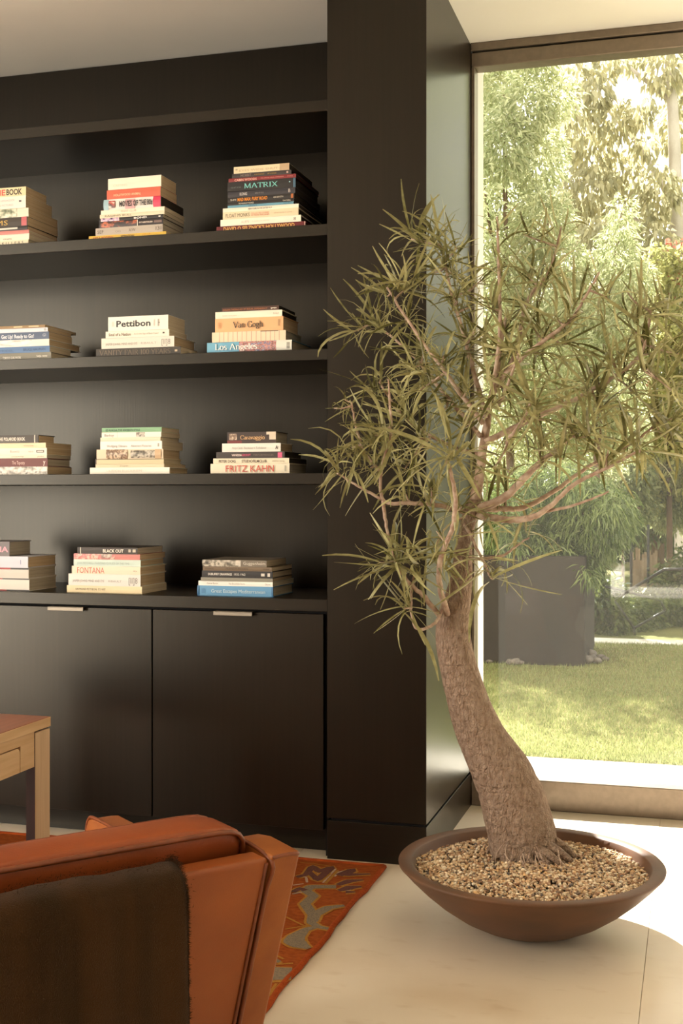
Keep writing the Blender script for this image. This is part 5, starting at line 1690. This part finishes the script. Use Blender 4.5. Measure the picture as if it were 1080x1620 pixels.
# the garden goes on to the right of the window view
for k, (x, y_, h_, w_, lab) in enumerate(((1.9, 13.5, 6.0, 1.5, 'broad green tree right of the yellow shrub'), (4.6, 14.5, 7.0, 1.9, 'broad green tree two places right of the yellow shrub'), (8.0, 14.0, 6.5, 2.0, 'broad green tree three places right of the yellow shrub'), (3.0, 18.5, 8.0, 2.2, 'tall green tree behind the broad trees right of the yellow shrub'))):
    plant('garden_tree', lab, 'tree', (x, y_, -.03), [((x + random.uniform(-w_, w_) * .7, y_ + random.uniform(-w_, w_) * .6, random.uniform(.9, h_)), (w_ * .5, w_ * .5, w_ * .45)) for q_ in range(20)], 5200, .20, .055, FOL['feather' if k < 2 else 'mid'],
          [([(x, y_, -.03), (x + .1, y_, h_ * .5), (x, y_, h_ * .9)], .12, .03)], droop=.5)
# low dark planting behind the glass balustrade
for u, v, a, bb, Y, mm, lab in ((945, 960, 44, 50, 11.6, 'dark', 'low dark green bush behind the glass balustrade beside the charcoal planter'), (1012, 975, 50, 42, 12.0, 'dark', 'low dark green bush behind the crossed grey bars'), (1075, 930, 48, 90, 12.6, 'dark', 'dark green bush behind the glass balustrade at its right'),
                                (985, 770, 50, 60, 13.2, 'mid', 'mid green bush behind the black steel posts'), (1060, 790, 60, 60, 14.0, 'mid', 'mid green bush behind the yellow shrub'), (930, 700, 60, 70, 14.6, 'mid', 'mid green bush far behind the planter shrub')):
    b = at_y(u, v, Y)
    lst = [(u + random.uniform(-a, a) * .6, v + random.uniform(-bb, bb) * .6, a * .55, bb * .55) for _ in range(9)]
    plant('garden_bush', lab, 'shrub', (b.x, Y, -.03), clump_px(lst, Y, .3), 5200, .065, .015, FOL[mm], [([(b.x, Y, -.03), (b.x, Y, max(.25, b.z))], .02, .01)], droop=.5, group='bushes behind the balustrade')

# frameless glass balustrade on the white kerb
gb = tag(empty('glass_balustrade', (0, 10.48, 0.035)), 'frameless glass balustrade standing on the white kerb beyond the lawn', 'balustrade')
for k in range(3):
    box('pane', (-0.86 + k * 1.3, -0.006, 0.0), (-0.86 + k * 1.3 + 1.28, 0.006, 0.99), M['fence_glass'], gb)
# black posts and thin grey frame behind it
for u, top, bot, lab in ((998, 838, 932, 'thin black steel post behind the balustrade nearer the planter'), (1025, 830, 938, 'thin black steel post behind the balustrade farther from the planter')):
    p = at_y(u, bot, 12.4)
    q = at_y(u, top, 12.4)
    o = tube('steel_post', [(0, 0, -p.z - .03), (0, 0, q.z - p.z)], .014, M['post'], None, 10)
    o.location = p
    tag(o, lab, 'post', 'black posts behind the balustrade')
fr = tag(empty('tube_frame', (0.0, 11.0, 0)), 'thin grey metal tube frame of a folding lounger behind the balustrade', 'lounger')
for pts, r in (([(984, 941), (1050, 901), (1082, 900)], .014), ([(957, 928), (1000, 938), (1045, 951)], .012), ([(972, 950), (1003, 994)], .011), ([(1003, 994), (1052, 966)], .012), ([(1003, 994), (1004, 1005)], .011), ([(984, 941), (972, 950)], .011), ([(1052, 966), (1045, 951)], .011), ([(1082, 900), (1082, 1004)], .012)):
    c = [at_y(u, v, 11.0) - Vector((0, 11.0, 0)) for u, v in pts]
    tube('tube', c, r, M['bar'], fr, 8)
bf = tag(empty('bamboo_fence', (0, 17.6, 0)), 'pale split bamboo fence far behind the bushes', 'fence')
for k in range(12):
    x = at_y(1000 + k * 3.4, 900, 17.6).x
    box('slat', (x - .017, -.01, -.03), (x + .017, .01, 0.42 + random.uniform(-.1, .1)), M['bamboo'], bf)
